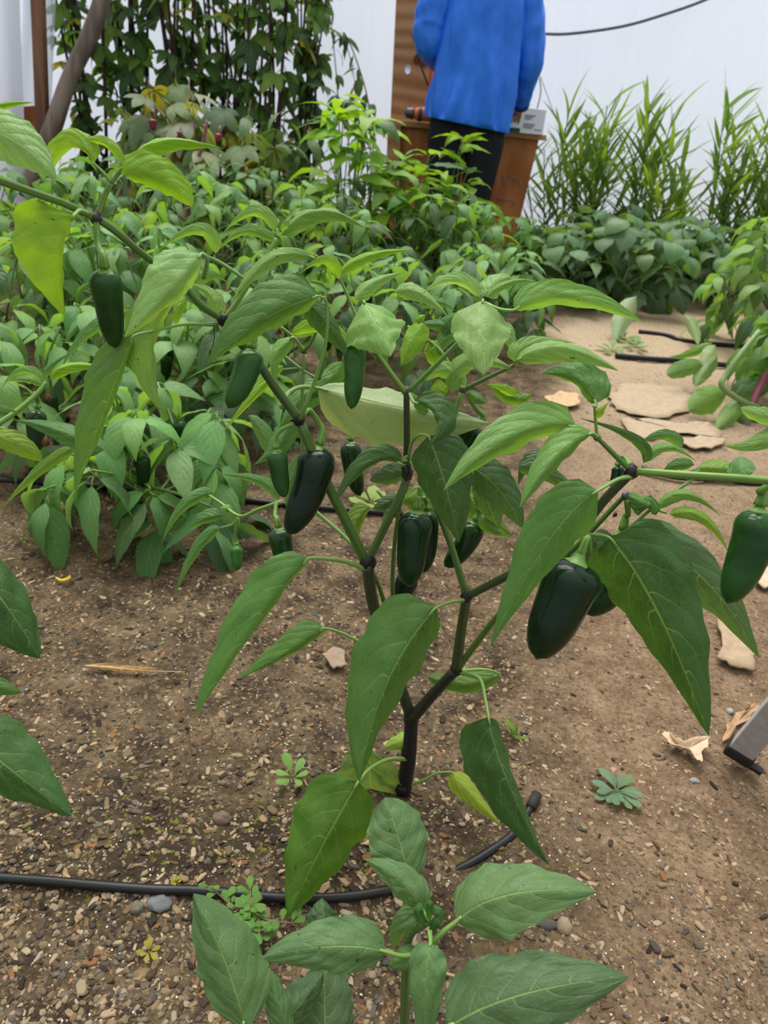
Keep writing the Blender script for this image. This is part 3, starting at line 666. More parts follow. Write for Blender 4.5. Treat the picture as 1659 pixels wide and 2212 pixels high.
# ================================================================ BACKGROUND PLANTS
def bush(name, label, x, y, h, rad, ncl, lsize, meshes=PEPL, seed=1, tint='s', tint2='l', nleaf=5, cat='plant', group=None, droop=.35, base=.15, upright=0.0, fruits=0, stemc=(.10, .16, .05), dark='g', top=1.0, sq=.8, stemr=.005, leafname='leaf'):
    if y > 4.75: x *= 4.75 / y; y = 4.75
    r = random.Random(seed); root = empty(name, Vector((x, y, 0)), label, cat, group)
    fork = Vector((r.uniform(-.02, .02), r.uniform(-.02, .02), h * .22))
    tube('main_stem', [Vector(root.location) + Vector((0, 0, -.02)), Vector(root.location) + fork], [.011 * h / .5, .009 * h / .5], M_STEM, root, stemc, 8, 2)
    nb = 5; heads = []
    for b in range(nb):
        a = 2 * math.pi * b / nb + r.uniform(-.4, .4); q = fork + Vector((math.cos(a) * rad * .4, math.sin(a) * rad * .4, h * .22)); heads.append(q)
        tube('branch', [root.location + fork, root.location + (fork + q) / 2 + Vector((0, 0, -.01)), root.location + q], [.007 * h / .5, .0055 * h / .5], M_STEM, root, stemc, 6, 3)
    cnt = 0
    for c in range(ncl):
        f = (c + .5) / ncl; a = c * 2.399 + r.uniform(-.3, .3)
        zz = base + (1 - base) * (f ** sq); rr = math.sqrt(max(0.02, 1 - ((zz - .45) / .62) ** 2)) * rad * r.uniform(.55, 1.0) * (1 - upright * zz)
        p = Vector((math.cos(a) * rr, math.sin(a) * rr, zz * h * r.uniform(.92, 1.04)))
        hq = min(heads, key=lambda q: (q.xy - p.xy).length)
        md = (hq + p) / 2 + Vector((0, 0, .02 * h if zz > .4 else .05 * h))
        tube('branch', [root.location + hq, root.location + md, root.location + p], [stemr * .8, stemr * .6, stemr * .4], M_STEM, root, (.16, .27, .07), 5, 3)
        for k in range(nleaf):
            yaw = a + (k - nleaf / 2) * 2 * math.pi / nleaf * .9 + r.uniform(-.4, .4) + (0 if zz > .75 else .0)
            out = math.cos(yaw - a); s = lsize * r.uniform(.72, 1.15) * (1 - .35 * max(0, zz - .6) * top)
            pit = droop + (.5 * (1 - zz)) + r.uniform(-.35, .35) - upright * .8 - .15 * out * 0
            lp_ = p + Vector((0, 0, -r.uniform(0, .05) * h / .5)) if k > 1 else p
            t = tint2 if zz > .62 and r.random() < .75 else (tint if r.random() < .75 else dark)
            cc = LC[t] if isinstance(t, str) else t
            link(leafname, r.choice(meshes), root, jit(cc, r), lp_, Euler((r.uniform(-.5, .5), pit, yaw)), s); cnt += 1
    for k in range(fruits):
        a = r.uniform(0, 6.28); zz = r.uniform(.35, .7) * h; rr = rad * r.uniform(.4, .8); p = root.location + Vector((math.cos(a) * rr, math.sin(a) * rr, zz))
        V, F, UV = pepperdata(p, p + Vector((.003, 0, -.03)), p + Vector((r.uniform(-.01, .01), 0, -.065)), .015, 12, 10)
        o = link('pepper_fruit', mesh('pepper_fruit', local(root, V), F, M_PEP, UV), root, (.010, .040, .008))
        v, f, uv = tubedata([p + Vector((0, 0, .035)), p + Vector((.002, 0, .015)), p + Vector((0, 0, -.003))], [.002, .002, .009], 6)
        link('pepper_stem', mesh('pepper_stem', local(root, v), f, M_STEM, uv), o, (.16, .33, .05))
    return root
GP = 'pepper bushes behind the front plant'
def pb(px, py, h, rad, ncl, ls, label, seed, **k):
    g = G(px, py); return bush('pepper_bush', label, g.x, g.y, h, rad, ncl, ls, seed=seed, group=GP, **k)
pb(345, 1125, .27, .21, 24, .135, 'low bushy pepper plant with drooping leaves, nearest behind the front plant', 11, tint='s', tint2='q', fruits=3, droop=.55, nleaf=5)
pb(120, 960, .34, .24, 22, .135, 'pepper bush at the left edge just beyond the second drip line', 12, tint='s', tint2='q', fruits=1)
pb(480, 930, .33, .22, 26, .135, 'dense dark green pepper bush directly behind the low bush on open soil', 13, tint='g', tint2='q', fruits=4)
pb(40, 800, .42, .26, 22, .13, 'medium pepper bush at the left edge behind the hanging left fruit', 14, tint='s', tint2='l')
pb(300, 800, .45, .26, 26, .13, 'medium pepper bush behind the hanging fruit of the left branch', 15, tint='s', tint2='q', fruits=2)
pb(620, 830, .44, .24, 22, .13, 'medium pepper bush behind the crossing stems of the front plant', 16, tint='g', tint2='q', fruits=2)
pb(880, 800, .42, .26, 24, .13, 'medium pepper bush beside the sandy path behind the paired hanging fruits', 17, tint='g', tint2='q', fruits=2)
pb(1050, 745, .40, .26, 24, .135, 'pepper bush at the edge of the sandy path behind the pale heart-shaped leaf', 18, tint='g', tint2='q')
pb(150, 690, .52, .30, 28, .13, 'tall pepper bush in the third row at the left', 19, tint='s', tint2='q')
pb(440, 700, .55, .30, 28, .13, 'tall pepper bush in the third row under the small folded leaves', 20, tint='s', tint2='l', fruits=2)
pb(700, 690, .55, .28, 26, .13, 'tall pepper bush in the third row just left of the tall light green one', 21, tint='g', tint2='q', fruits=2)
pb(930, 660, .56, .34, 30, .145, 'broad pepper bush standing in front of the person in blue', 22, tint='g', tint2='q', fruits=2)
pb(1060, 640, .44, .30, 24, .14, 'low pepper bush in front of the orange crate corner', 23, tint='g', tint2='q')
pb(745, 635, .86, .22, 22, .19, 'tallest light green pepper plant rising in front of the dark lobed bushes', 24, tint='l', tint2='b', droop=.05, upright=.25, sq=.7, base=.3)
pb(865, 640, .66, .22, 18, .17, 'light green pepper plant in front of the crate and the drill', 26, tint='l', tint2='b', droop=.1, upright=.2, base=.3)
pb(958, 625, .76, .12, 8, .17, 'slender light green pepper shoot reaching up over the blue jacket hem', 25, tint='l', tint2='b', droop=.1, upright=.5, base=.35)
pb(520, 610, .56, .36, 34, .12, 'far pepper bush below the pink stems', 27, tint='g', tint2='s')
pb(250, 600, .52, .36, 34, .12, 'far pepper bush behind the forked shoot with bright leaves', 28, tint='g', tint2='s')
pb(40, 600, .45, .34, 28, .12, 'far pepper bush under the leaning log', 29, tint='g', tint2='s')

TALL = [o for o in COL.objects if o.parent is None and 'tallest light green' in str(o.get('label', ''))][0]
for fx_, fy_ in ((805, 364), (752, 340), (700, 395)):
    c = PY(fx_, fy_, TALL.location.y - .16); V = []; F = []
    for k in range(6):
        a = k * math.pi / 3; b_ = len(V); u_ = Vector((math.cos(a), -.35, math.sin(a))); v_ = Vector((-math.sin(a), 0, math.cos(a)))
        V += [c, c + u_ * .010 + v_ * .006, c + u_ * .019, c + u_ * .010 - v_ * .006]; F.append((b_, b_ + 1, b_ + 2, b_ + 3))
    link('flower', mesh('flower', local(TALL, V), F, M_OBJ), TALL, (.72, .74, .62))
for pts in ([(1082, 378), (1090, 382), (1086, 396), (1096, 394)], [(1098, 382), (1110, 383), (1112, 392)], [(1122, 386), (1120, 400), (1128, 392)], [(1072, 430), (1110, 434), (1108, 446)]):
    tube('pencil_mark', [PY(x, y, 4.777) for x, y in pts], .0022, INK, CR, None, 5, 2)
# low fine-leaved herbs with yellow flowers
def herb(px, py, h, rad, label, seed):
    g = G(px, py); o = bush('marigold_herb', label, g.x, g.y, h, rad, 30, .075, meshes=SMALL, seed=seed, tint='l', tint2='l', group='fine-leaved herbs', nleaf=6, droop=-.1, base=.3)
    r = random.Random(seed)
    for k in range(7):
        p = Vector((r.uniform(-rad, rad) * .8, r.uniform(-rad, 0), h * r.uniform(.8, 1.05)))
        v = []; f = []
        for q in range(6):
            a = q * math.pi / 3; b_ = len(v); v += [p + Vector((0, 0, 0)), p + Vector((math.cos(a - .4) * .012, math.sin(a - .4) * .012, .004)), p + Vector((math.cos(a) * .02, math.sin(a) * .02, .002)), p + Vector((math.cos(a + .4) * .012, math.sin(a + .4) * .012, .004))]; f.append((b_, b_ + 1, b_ + 2, b_ + 3))
        link('flower', mesh('flower', v, f, M_OBJ), o, (.75, .42, .02))
herb(560, 560, .44, .34, 'fine-leaved herb with tiny yellow flowers below the pink stems', 31)
herb(700, 540, .46, .34, 'fine-leaved herb with tiny yellow flowers behind the tallest light green pepper plant', 32)
herb(965, 605, .40, .20, 'fine-leaved herb with yellow flowers at the feet of the person', 33)

# tall dark lobed-leaf bushes with red stems
def roselle(x, y, h, rad, ns, label, seed, tint=(.05, .115, .035), tint2=(.13, .24, .05), lsize=.155, nl=15, stem=(.06, .018, .02), lean=.12, z0=.12, bare=.0):
    r = random.Random(seed); root = empty('roselle_bush', Vector((x, y, 0)), label, 'bush', 'lobed-leaf bushes along the film wall')
    for s in range(ns):
        a = r.uniform(0, 6.28); b0 = Vector((math.cos(a) * rad * .3, math.sin(a) * rad * .2, 0)); tp = Vector((b0.x + r.gauss(0, rad * .6), b0.y + r.gauss(0, rad * .3), h * r.uniform(.8, 1.08)))
        md = b0.lerp(tp, .5) + Vector((r.gauss(0, .03), 0, 0)); pts = smoothpts([b0, md, tp], 5)
        tube('stem', [root.location + p for p in pts], [.012, .009, .004] if h > 1 else [.008, .006, .0015], M_STEM, root, jit(stem, r), 6, 0)
        for k in range(nl):
            u = z0 + (1 - z0) * (k + r.random()) / nl; p = b0.lerp(md, u * 2) if u < .5 else md.lerp(tp, u * 2 - 1)
            t = jit(tint if r.random() < .55 else tint2, r, .3)
            q = r.random()
            if q < .07: t = (.34, .30, .03)
            link('leaf', r.choice(LOBEL), root, t, p, Euler((r.uniform(-.5, .5), r.uniform(.1, 1.2), r.uniform(0, 6.28))), lsize * r.uniform(.6, 1.25))
    return root
for i, (px, h, ns, lab) in enumerate([(190, 2.0, 7, 'tall dark-stemmed bush with lobed leaves right beside the leaning log'), (290, 2.1, 8, 'tall dark bush with lobed leaves and yellowing foliage, second from the leaning log'),
                        (385, 2.1, 9, 'tall dark bush with dense lobed leaves standing above the pale lobed leaves'), (480, 2.1, 9, 'tall dark bush with dense lobed leaves behind the pink stems'),
                        (575, 2.0, 8, 'tall dark bush with lobed leaves behind the tip of the tallest pepper plant'), (660, 1.75, 7, 'tall dark bush with lobed leaves nearest the bare white film')]):
    g = PY(px, 250, 4.9 + .15 * (i % 2)); roselle(g.x, g.y, h, .24, ns, lab, 40 + i, nl=19)
g = PY(345, 400, 4.35); roselle(g.x, g.y, .85, .25, 6, 'low bush with pale green and pinkish lobed leaves in front of the tall dark bushes', 50, (.17, .25, .13), (.26, .31, .19), .16, 16, (.20, .05, .06), z0=.3)
g = PY(440, 400, 4.0); roselle(g.x, g.y, .84, .22, 5, 'low bush with pink stems and pale lobed leaves above the far pepper bushes', 51, (.15, .24, .11), (.30, .32, .21), .16, 12, (.36, .10, .13), z0=.45)
g = PY(540, 400, 4.3); roselle(g.x, g.y, .80, .25, 5, 'low bush with grey green lobed leaves beside the pink-stemmed one', 52, (.10, .18, .08), (.20, .27, .14), .16, 14, (.22, .06, .07), z0=.3)
# pink forked stems seen between the leaves
o = tube('pink_stem', [PY(448, 260, 3.85), PY(436, 320, 3.85), PY(418, 360, 3.85), PY(410, 420, 3.85), PY(400, 500, 3.85)], [.008, .010, .012, .012], M_STEM, None, (.36, .12, .14), 8, 5); tag(o, 'pink main stem forking in front of the pale lobed leaves', 'stem')
o = tube('pink_stem', [PY(418, 366, 3.85), PY(455, 395, 3.85), PY(505, 440, 3.85)], [.008, .006], M_STEM, None, (.34, .14, .13), 6, 5); tag(o, 'thin pink side stem running down to the right from the fork', 'stem')
for i, (x, y, rr) in enumerate([(472, 296, .016), (388, 290, .013), (388, 470, .017), (330, 268, .022), (530, 382, .014)]):
    c = PY(x, y, 3.8); V, F, UV = pepperdata(c + Vector((0, 0, rr)), c, c + Vector((0, 0, -rr * 1.4)), rr, 10, 8)
    v2, f2, u2 = tubedata([c + Vector((0, .01, rr * .8)), c + Vector((0, .03, rr * 3))], [.003, .003], 5); V, F, UV = merge([(V, F, UV), (v2, f2, u2)])
    hb = [o for o in COL.objects if o.parent is None and 'low bush with pink stems' in str(o.get('label', ''))][0]
    link('red_pod', mesh('red_pod', local(hb, V), F, M_PEP, UV), hb, [(.42, .05, .07), (.20, .04, .05)][i % 2])
# sparse climber beside the plywood board
def climber(pts, label, seed, nl=22):
    r = random.Random(seed); b = Vector((pts[0].x, pts[0].y, 0)); root = empty('climbing_vine', b, label, 'vine'); sp = smoothpts(pts, 6)
    tube('stem', sp, [.005, .004, .002], M_STEM, root, (.13, .07, .05), 5, 0)
    for k in range(nl):
        p = sp[r.randrange(len(sp))]; link('leaf', r.choice(SMALL), root, jit(LC['g'], r, .3), p - b, Euler((r.uniform(-.6, .6), r.uniform(.2, 1.5), r.uniform(0, 6.28))), r.uniform(.07, .15))
climber([PY(812, 470, 5.3), PY(800, 250, 5.3), PY(770, 130, 5.35), PY(742, 70, 5.4), PY(760, 140, 5.4), PY(770, 200, 5.35)], 'sparse climbing vine with drooping narrow leaves beside the plywood board', 61, 34)
climber([PY(740, 470, 5.2), PY(735, 330, 5.2), PY(728, 180, 5.3), PY(716, 60, 5.4), PY(700, -60, 5.4)], 'thin vine next to the tall dark bushes on the bare film', 62, 34)
climber([PY(800, 480, 5.1), PY(790, 330, 5.1), PY(770, 230, 5.1), PY(740, 215, 5.1)], 'leafy dark vine low beside the plywood board', 63, 44)

# grassy canes along the wall
def canes(x, y, h, rad, n, label, seed, lean=0):
    r = random.Random(seed); root = empty('ginger_clump', Vector((x, y, 0)), label, 'plant', 'clumps of grassy canes by the film wall')
    for s in range(n):
        b0 = Vector((r.uniform(-rad, rad) * .5, r.uniform(-.12, .12), 0)); tp = Vector((b0.x + r.gauss(lean, rad * .45), b0.y + r.uniform(-.12, .1), h * r.uniform(.62, 1.0)))
        tube('cane', [root.location + b0, root.location + b0.lerp(tp, .5), root.location + tp], [.006, .005, .003], M_STEM, root, (.12, .22, .05), 5, 3)
        nl = 20
        for k in range(nl):
            u = .22 + .78 * (k + .5) / nl; p = b0.lerp(tp, u); yaw = (0 if k % 2 else math.pi) + r.gauss(0, .7)
            c = (.30, .46, .05) if u > .5 and r.random() < .6 else (.13, .25, .045)
            link('blade', r.choice(BLADE), root, jit(c, r, .2), p, Euler((r.uniform(-.4, .4), -1.15 + r.uniform(-.25, .45) + (1 - u) * .5, yaw)), r.uniform(.17, .29))
    return root
for i, (px, h, n, lab) in enumerate([(1215, .98, 8, 'clump of grassy canes nearest the white printed box'), (1275, 1.04, 9, 'clump of tall grassy canes second from the white printed box'), (1385, 1.0, 9, 'clump of grassy canes standing in the middle of the row by the film wall'),
                                (1475, .62, 4, 'shorter clump of grassy canes between the two tall ones'), (1565, 1.18, 11, 'tallest clump of grassy canes by the film wall'), (1655, .95, 10, 'clump of grassy canes at the right edge of the picture')]):
    g = PY(px, 470, 5.15 + .1 * (i % 2)); canes(g.x, g.y, h, .22, n, lab, 70 + i)

# bean plants
BEANC = (.085, .16, .085)
for i, (px, py, h, rad, lab) in enumerate([(1215, 655, .40, .28, 'dark leafy bean plant at the shaded foot of the crate corner'), (1330, 665, .46, .30, 'bean plant with broad bluish leaves beside the end of the sandy path'), (1440, 650, .48, .32, 'bean plant with broad leaves behind the far drip line'),
                                       (1290, 590, .46, .34, 'bean plant growing in front of the second cane clump'), (1420, 585, .44, .36, 'bean plant growing in front of the middle cane clumps'), (1560, 610, .47, .36, 'bean plant below the tallest cane clump'), (1180, 600, .30, .22, 'small bean plant under the dark baseboard')]):
    g = G(px, py); bush('bean_plant', lab, g.x, g.y, h, rad, 22, .16, meshes=BEANL + PEPL[:2], seed=80 + i, tint=BEANC, tint2=(.14, .25, .12), dark=(.045, .085, .038), group='bean plants along the wall', nleaf=5, droop=.2, base=.2)
g = G(1655, 760); bush('pepper_bush', 'large long-leaved pepper bush at the right edge above the trailing vine', g.x, g.y, .62, .34, 44, .15, seed=95, tint='l', tint2='l', group=GP, droop=.5, nleaf=5, fruits=1)
g = G(1700, 880); bush('pepper_bush', 'lower long-leaved pepper bush at the right edge beside the red vine', g.x, g.y, .44, .26, 30, .14, seed=96, tint='m', tint2='l', group=GP, droop=.5)

# ================================================================ THE FRONT PEPPER PLANT
g0 = G(868, 1728)
MP = empty('pepper_plant', Vector((g0.x, g0.y, 0)), 'large front jalapeno plant with forked stems, big drooping leaves and many dark fruits', 'pepper plant')
BLK = (.016, .013, .016); DG = (.055, .075, .028); SG = (.10, .19, .035); LG = (.20, .34, .07)
def stem(name, pts, rpx, col, par=None, ns=10, ridge=.07):
    W = [P(*p) for p in pts]; ds = [p[2] for p in pts]
    rr = [rpx[0] + (rpx[1] - rpx[0]) * i / (len(pts) - 1) for i in range(len(pts))]
    return tube(name, W, [a * d / FPX for a, d in zip(rr, ds)], M_STEM, par or MP, col, ns, 5, ridge)
def node_(x, y, t, rpx, par=None, col=BLK):
    par = par or MP; c = P(x, y, t); r = rpx * t / FPX; V = []; F = []; rs = random.Random(int(x + y)); n = 10
    for i in range(7):
        ph = math.pi * (i + .5) / 7
        for k in range(n):
            a = 2 * math.pi * k / n; q = r * (1 + rs.uniform(-.18, .22)); V.append(c + Vector((math.sin(ph) * math.cos(a) * q, math.sin(ph) * math.sin(a) * q, math.cos(ph) * q * 1.15)))
    for i in range(6):
        for k in range(n): a = i * n + k; b = i * n + (k + 1) % n; F.append((a, b, b + n, a + n))
    F += [tuple(range(n))[::-1], tuple(range(6 * n, 7 * n))]
    return link('stem_node', mesh('stem_node', local(par, V), F, M_STEM, [(0, 0)] * len(V)), par, col)
stem('main_stem', [(866, 1745, .925), (870, 1710, .91), (882, 1640, .885), (886, 1600, .87), (889, 1548, .855)], (19, 15), BLK, ridge=.12)
for x, y, t, rp in [(868, 1700, .905, 18), (884, 1625, .88, 17), (889, 1550, .855, 17)]: node_(x, y, t, rp)
stem('branch', [(890, 1552, .85), (935, 1500, .82), (985, 1447, .79)], (13, 11), (.030, .035, .022))
node_(986, 1445, .79, 13)
stem('branch', [(985, 1447, .79), (995, 1370, .765), (1008, 1290, .74)], (12, 10.5), (.06, .09, .025)); node_(1008, 1288, .74, 13)
stem('branch', [(1008, 1288, .74), (975, 1180, .73), (945, 1100, .725), (922, 1030, .72)], (8.5, 6.5), SG)
stem('branch', [(1010, 1288, .74), (1060, 1262, .71), (1130, 1225, .675), (1240, 1155, .63), (1310, 1075, .60), (1362, 1022, .58)], (8.5, 10.5), (.055, .085, .03)); node_(1364, 1018, .58, 14); node_(1243, 1157, .63, 10)
stem('branch', [(988, 1445, .79), (1040, 1375, .765), (1090, 1315, .74), (1180, 1230, .72), (1240, 1185, .70), (1330, 1090, .67), (1350, 1072, .66)], (7.5, 5), SG)
stem('branch', [(1370, 1018, .58), (1480, 1026, .545), (1590, 1033, .51), (1760, 1045, .46), (2150, 1060, .38)], (9, 10), LG)
stem('branch', [(1364, 1018, .58), (1325, 980, .575), (1290, 945, .57)], (7, 5), SG); node_(1290, 945, .57, 7, None, (.12, .2, .06))
stem('branch', [(1290, 945, .57), (1286, 905, .565), (1284, 878, .56)], (4, 2.5), LG)
stem('branch', [(1352, 1072, .66), (1395, 1092, .66), (1416, 1100, .655), (1440, 1108, .65)], (4, 3), LG); node_(1350, 1070, .66, 8, None, (.10, .08, .11))
stem('branch', [(1350, 1150, .67), (1420, 1088, .66), (1490, 1040, .66), (1545, 1000, .66)], (4, 3.5), LG)
stem('branch', [(888, 1548, .855), (850, 1440, .81), (820, 1350, .78), (803, 1290, .765), (794, 1218, .745)], (13, 13.5), (.042, .06, .025)); node_(795, 1213, .745, 17)
stem('branch', [(790, 1212, .745), (740, 1110, .715), (690, 1010, .685), (650, 915, .66)], (11.5, 11), (.10, .19, .035)); node_(646, 905, .655, 13)
stem('branch', [(646, 905, .655), (600, 845, .64), (555, 780, .62), (515, 735, .61), (482, 692, .60)], (10, 9), (.075, .135, .035)); node_(482, 690, .60, 13)
stem('branch', [(480, 690, .60), (430, 655, .585), (385, 605, .57), (310, 550, .55), (250, 500, .53), (207, 470, .52)], (8, 8.5), SG); node_(208, 471, .52, 12, None, (.05, .035, .055))
stem('branch', [(205, 470, .52), (140, 440, .50), (70, 415, .48), (0, 390, .46), (-120, 345, .43)], (8.5, 9.5), (.14, .25, .05))
stem('branch', [(212, 462, .52), (225, 425, .515), (240, 395, .51)], (7, 6), LG)
stem('branch', [(240, 395, .51), (225, 375, .507), (200, 350, .505)], (4, 2.5), LG)
stem('branch', [(240, 395, .51), (258, 372, .505), (268, 362, .503)], (5, 4), LG)
stem('branch', [(484, 690, .60), (510, 655, .60), (545, 600, .60), (580, 545, .60), (597, 515, .60)], (6.5, 5), LG)
stem('branch', [(470, 685, .60), (435, 665, .60), (415, 640, .60), (405, 620, .60)], (6, 4), LG)
stem('branch', [(440, 552, .60), (480, 570, .605), (540, 612, .61), (560, 640, .62)], (4.5, 4), LG)
stem('branch', [(797, 1208, .745), (835, 1130, .72), (865, 1070, .705), (880, 1030, .70)], (9, 9.5), (.10, .18, .04)); node_(880, 1022, .695, 14, None, (.06, .045, .03))
stem('branch', [(878, 1020, .695), (879, 940, .675), (878, 848, .655)], (8, 7), (.05, .07, .03)); node_(879, 845, .655, 9, None, (.10, .08, .09))
stem('branch', [(876, 848, .655), (850, 815, .645), (815, 765, .635), (790, 735, .63)], (7, 5.5), LG)
stem('branch', [(882, 846, .655), (930, 800, .645), (985, 745, .635), (1020, 710, .63), (1042, 660, .625)], (6, 5), (.15, .27, .045))
stem('branch', [(795, 1212, .745), (740, 1155, .76), (690, 1112, .77), (640, 1070, .77)], (4.5, 4), LG)
stem('branch', [(810, 1190, .745), (828, 1130, .755), (832, 1085, .76), (815, 1060, .765)], (4, 3), SG)
stem('branch', [(850, 1320, .80), (848, 1260, .79), (852, 1180, .78), (862, 1100, .77), (870, 1060, .765)], (5, 5), SG)
stem('branch', [(832, 1310, .80), (820, 1270, .79), (805, 1235, .78)], (5, 4.5), SG)
stem('branch', [(655, 1000, .74), (652, 900, .725), (654, 830, .715), (656, 765, .705)], (4.5, 4), LG); node_(656, 757, .70, 7, None, (.08, .09, .05))
stem('branch', [(656, 757, .70), (635, 730, .695), (605, 705, .69)], (4, 3.5), LG)
stem('branch', [(656, 757, .70), (672, 740, .695), (690, 700, .69)], (4, 3), SG)
stem('branch', [(690, 820, .71), (655, 800, .71), (610, 765, .71)], (3, 3), LG)
stem('branch', [(690, 820, .71), (697, 790, .705), (705, 745, .70)], (3, 2.5), SG)
stem('branch', [(962, 975, .70), (975, 925, .69), (997, 848, .68)], (5, 6), LG); node_(1000, 842, .68, 8, None, (.13, .11, .13))
stem('branch', [(1000, 842, .68), (1055, 815, .67), (1112, 788, .66)], (5, 4), SG)
stem('branch', [(1000, 842, .68), (960, 770, .68), (925, 735, .68), (880, 705, .68)], (5, 3.5), LG)
stem('branch', [(900, 925, .70), (935, 890, .695), (970, 860, .69)], (4, 3), SG)
stem('branch', [(440, 1062, .93), (475, 1085, .90), (518, 1115, .87), (560, 1100, .85), (605, 1085, .83)], (2.5, 5), LG)
L = lambda *a, **k: leaf_px(MP, *a, **k)
# --- left side
L((160, 466, .49), (134, 560), (141, 686, .52), 16, 112, 'b', [(190, 462, .515), (172, 455, .50)], fb=1, pa=.4, pb=.95, seed=1)
L((436, 548, .545), (375, 625), (268, 730, .52), 38, 75, 'p', [(440, 600, .57), (448, 560, .55)], pa=.45, pb=1.0)
L((378, 640, .56), (325, 745), (352, 893, .575), 24, 62, 'l', [(405, 625, .585), (395, 628, .57)], pa=.5, pb=1.0)
L((290, 725, .55), (228, 880), (162, 1070, .58), 20, 62, 'm', [(470, 702, .60), (400, 700, .58), (345, 712, .565)], petr=.0014, pa=.5, pb=.95)
L((690, 640, .585), (570, 690), (447, 787, .565), 42, 72, 'm', [(650, 905, .65), (700, 760, .62), (706, 660, .60)], pa=.4, pb=.95)
L((785, 652, .60), (812, 697), (844, 770, .575), 62, 88, 'p', [(788, 735, .63), (784, 690, .61)], pa=.30, pb=.85)
L((1043, 648, .605), (1042, 715), (1044, 810, .57), 66, 72, 'p', [(1042, 660, .62)], pa=.25, pb=.8)
L((1110, 670, .60), (1225, 643), (1392, 698, .60), 40, 26, 'l', [(1048, 655, .625), (1080, 668, .61)], fb=1, pa=.5, pb=.95)
L((1116, 780, .63), (1210, 752), (1336, 801, .61), 22, 34, 'p', [(1112, 788, .66)], pa=.5, pb=.9)
L((1112, 782, .65), (1150, 745), (1245, 742, .66), 26, 8, 'p', None, pa=.4)
L((1287, 872, .56), (1248, 822), (1170, 806, .585), 24, 50, 'm', [(1284, 880, .56)], pa=.4, pb=.85)
L((1245, 922, .555), (1110, 945), (958, 1060, .53), 38, 62, 'l', [(1290, 945, .57), (1265, 930, .56)], pa=.45, pb=.95)
L((1280, 936, .555), (1205, 985), (1122, 1098, .535), 26, 44, 'l', [(1290, 945, .57)], pa=.5, pb=.95)
L((1292, 1060, .56), (1180, 1175), (1058, 1400, .58), 62, 74, 'm', [(1366, 1030, .58), (1335, 1035, .57)], pa=.5, pb=1.15)
L((1318, 1163, .60), (1425, 1330), (1531, 1590, .62), 116, 94, 'd', [(1243, 1160, .63), (1270, 1155, .62), (1300, 1157, .61)], pa=.33, pb=.9, nu=26, nv=7)
L((1365, 1148, .66), (1520, 1250), (1640, 1422, .70), 58, 62, 'g', None, pa=.4, pb=.95)
L((943, 1312, .68), (836, 1474), (776, 1690, .67), 66, 108, 'm', [(1005, 1296, .74), (975, 1300, .71)], pa=.32, pb=.85, nu=26, nv=7, petr=.0018)
L((668, 1206, .70), (560, 1340), (420, 1548, .70), 18, 76, 'm', [(793, 1230, .745), (745, 1213, .73), (705, 1207, .71)], petr=.0022, pa=.5, pb=.9, nu=24)
L((702, 1357, .78), (620, 1412), (512, 1467, .78), 16, 46, 'm', [(800, 1400, .80), (745, 1370, .79)], pa=.35, pb=.95)
L((775, 1688, .76), (700, 1820), (620, 1983, .74), 86, 98, (.085, .19, .02), [(880, 1640, .88), (840, 1640, .84), (800, 1660, .79)], petr=.0022, pa=.42, pb=.85, nu=26, nv=7)
L((1055, 1548, .73), (1098, 1690), (1187, 1870, .72), 34, 82, 'd', [(990, 1452, .79), (1035, 1465, .77), (1048, 1510, .75)], petr=.002, pa=.38, pb=.95, nu=24, nv=6)
L((975, 1668, .86), (1020, 1718), (1087, 1788, .84), 24, 28, (.27, .36, .035), [(872, 1700, .905), (915, 1685, .885), (945, 1670, .87)], pa=.4)
L((1078, 1456, .84), (1000, 1478), (922, 1460, .85), 22, 26, (.13, .24, .05), [(990, 1450, .79), (1030, 1446, .81), (1060, 1448, .83)], pa=.35, pb=.5)
L((900, 1596, .90), (868, 1600), (830, 1615, .90), 22, 20, (.27, .42, .07), [(886, 1618, .88)], pa=.4, pb=.6)
L((800, 1618, .89), (800, 1690), (810, 1752, .93), 58, 66, (.16, .25, .08), [(868, 1705, .905), (800, 1655, .89)], pa=.35, pb=.5, fa=-1, fb=-1)
L((800, 1755, .93), (790, 1770), (778, 1790, .94), 12, 14, 'y', None, pa=.4, pb=.6)
L((825, 1735, .92), (808, 1715), (795, 1698, .92), 8, 8, 'y', None, pa=.4, pb=.6)
L((686, 838, .69), (860, 880), (1056, 914, .68), 52, 92, 'u', [(610, 880, .655), (622, 850, .67), (650, 836, .68)], petr=.0024, pa=.5, pb=.9, nu=24, nv=7)
L((925, 942, .64), (960, 1040), (991, 1172, .645), 74, 66, 'd', [(880, 1015, .695), (888, 960, .67), (905, 940, .65)], pa=.35, pb=.85, nu=22, nv=6)
L((893, 868, .64), (945, 902), (928, 962, .62), 46, 10, 'd', [(884, 848, .655)], pa=.45, pb=.8)
L((866, 1003, .67), (800, 1000), (722, 1090, .66), 14, 34, 'd', [(878, 1012, .69)], pa=.5, pb=.9)
L((880, 1015, .72), (840, 1030), (798, 1038, .72), 22, 28, 'g', None, pa=.4, pb=.6)
L((1025, 1012, .68), (1080, 1060), (1130, 1142, .69), 46, 44, 'g', None, pa=.35, pb=.8)
L((1030, 1005, .70), (1075, 1018), (1105, 1030, .70), 20, 20, 'g', None, pa=.35, pb=.6)
L((1032, 1040, .72), (1060, 1100), (1075, 1145, .74), 34, 30, 'g', None, pa=.35, pb=.8)
L((1120, 1010, .74), (1190, 1030), (1290, 1110, .76), 24, 20, 'g', None, pa=.35, pb=.9)
L((1180, 1150, .74), (1220, 1190), (1300, 1230, .72), 30, 40, 'g', None, pa=.35, pb=.6)
L((1275, 1155, .68), (1295, 1200), (1265, 1260, .69), 40, 38, 'g', None, pa=.35, pb=.6)
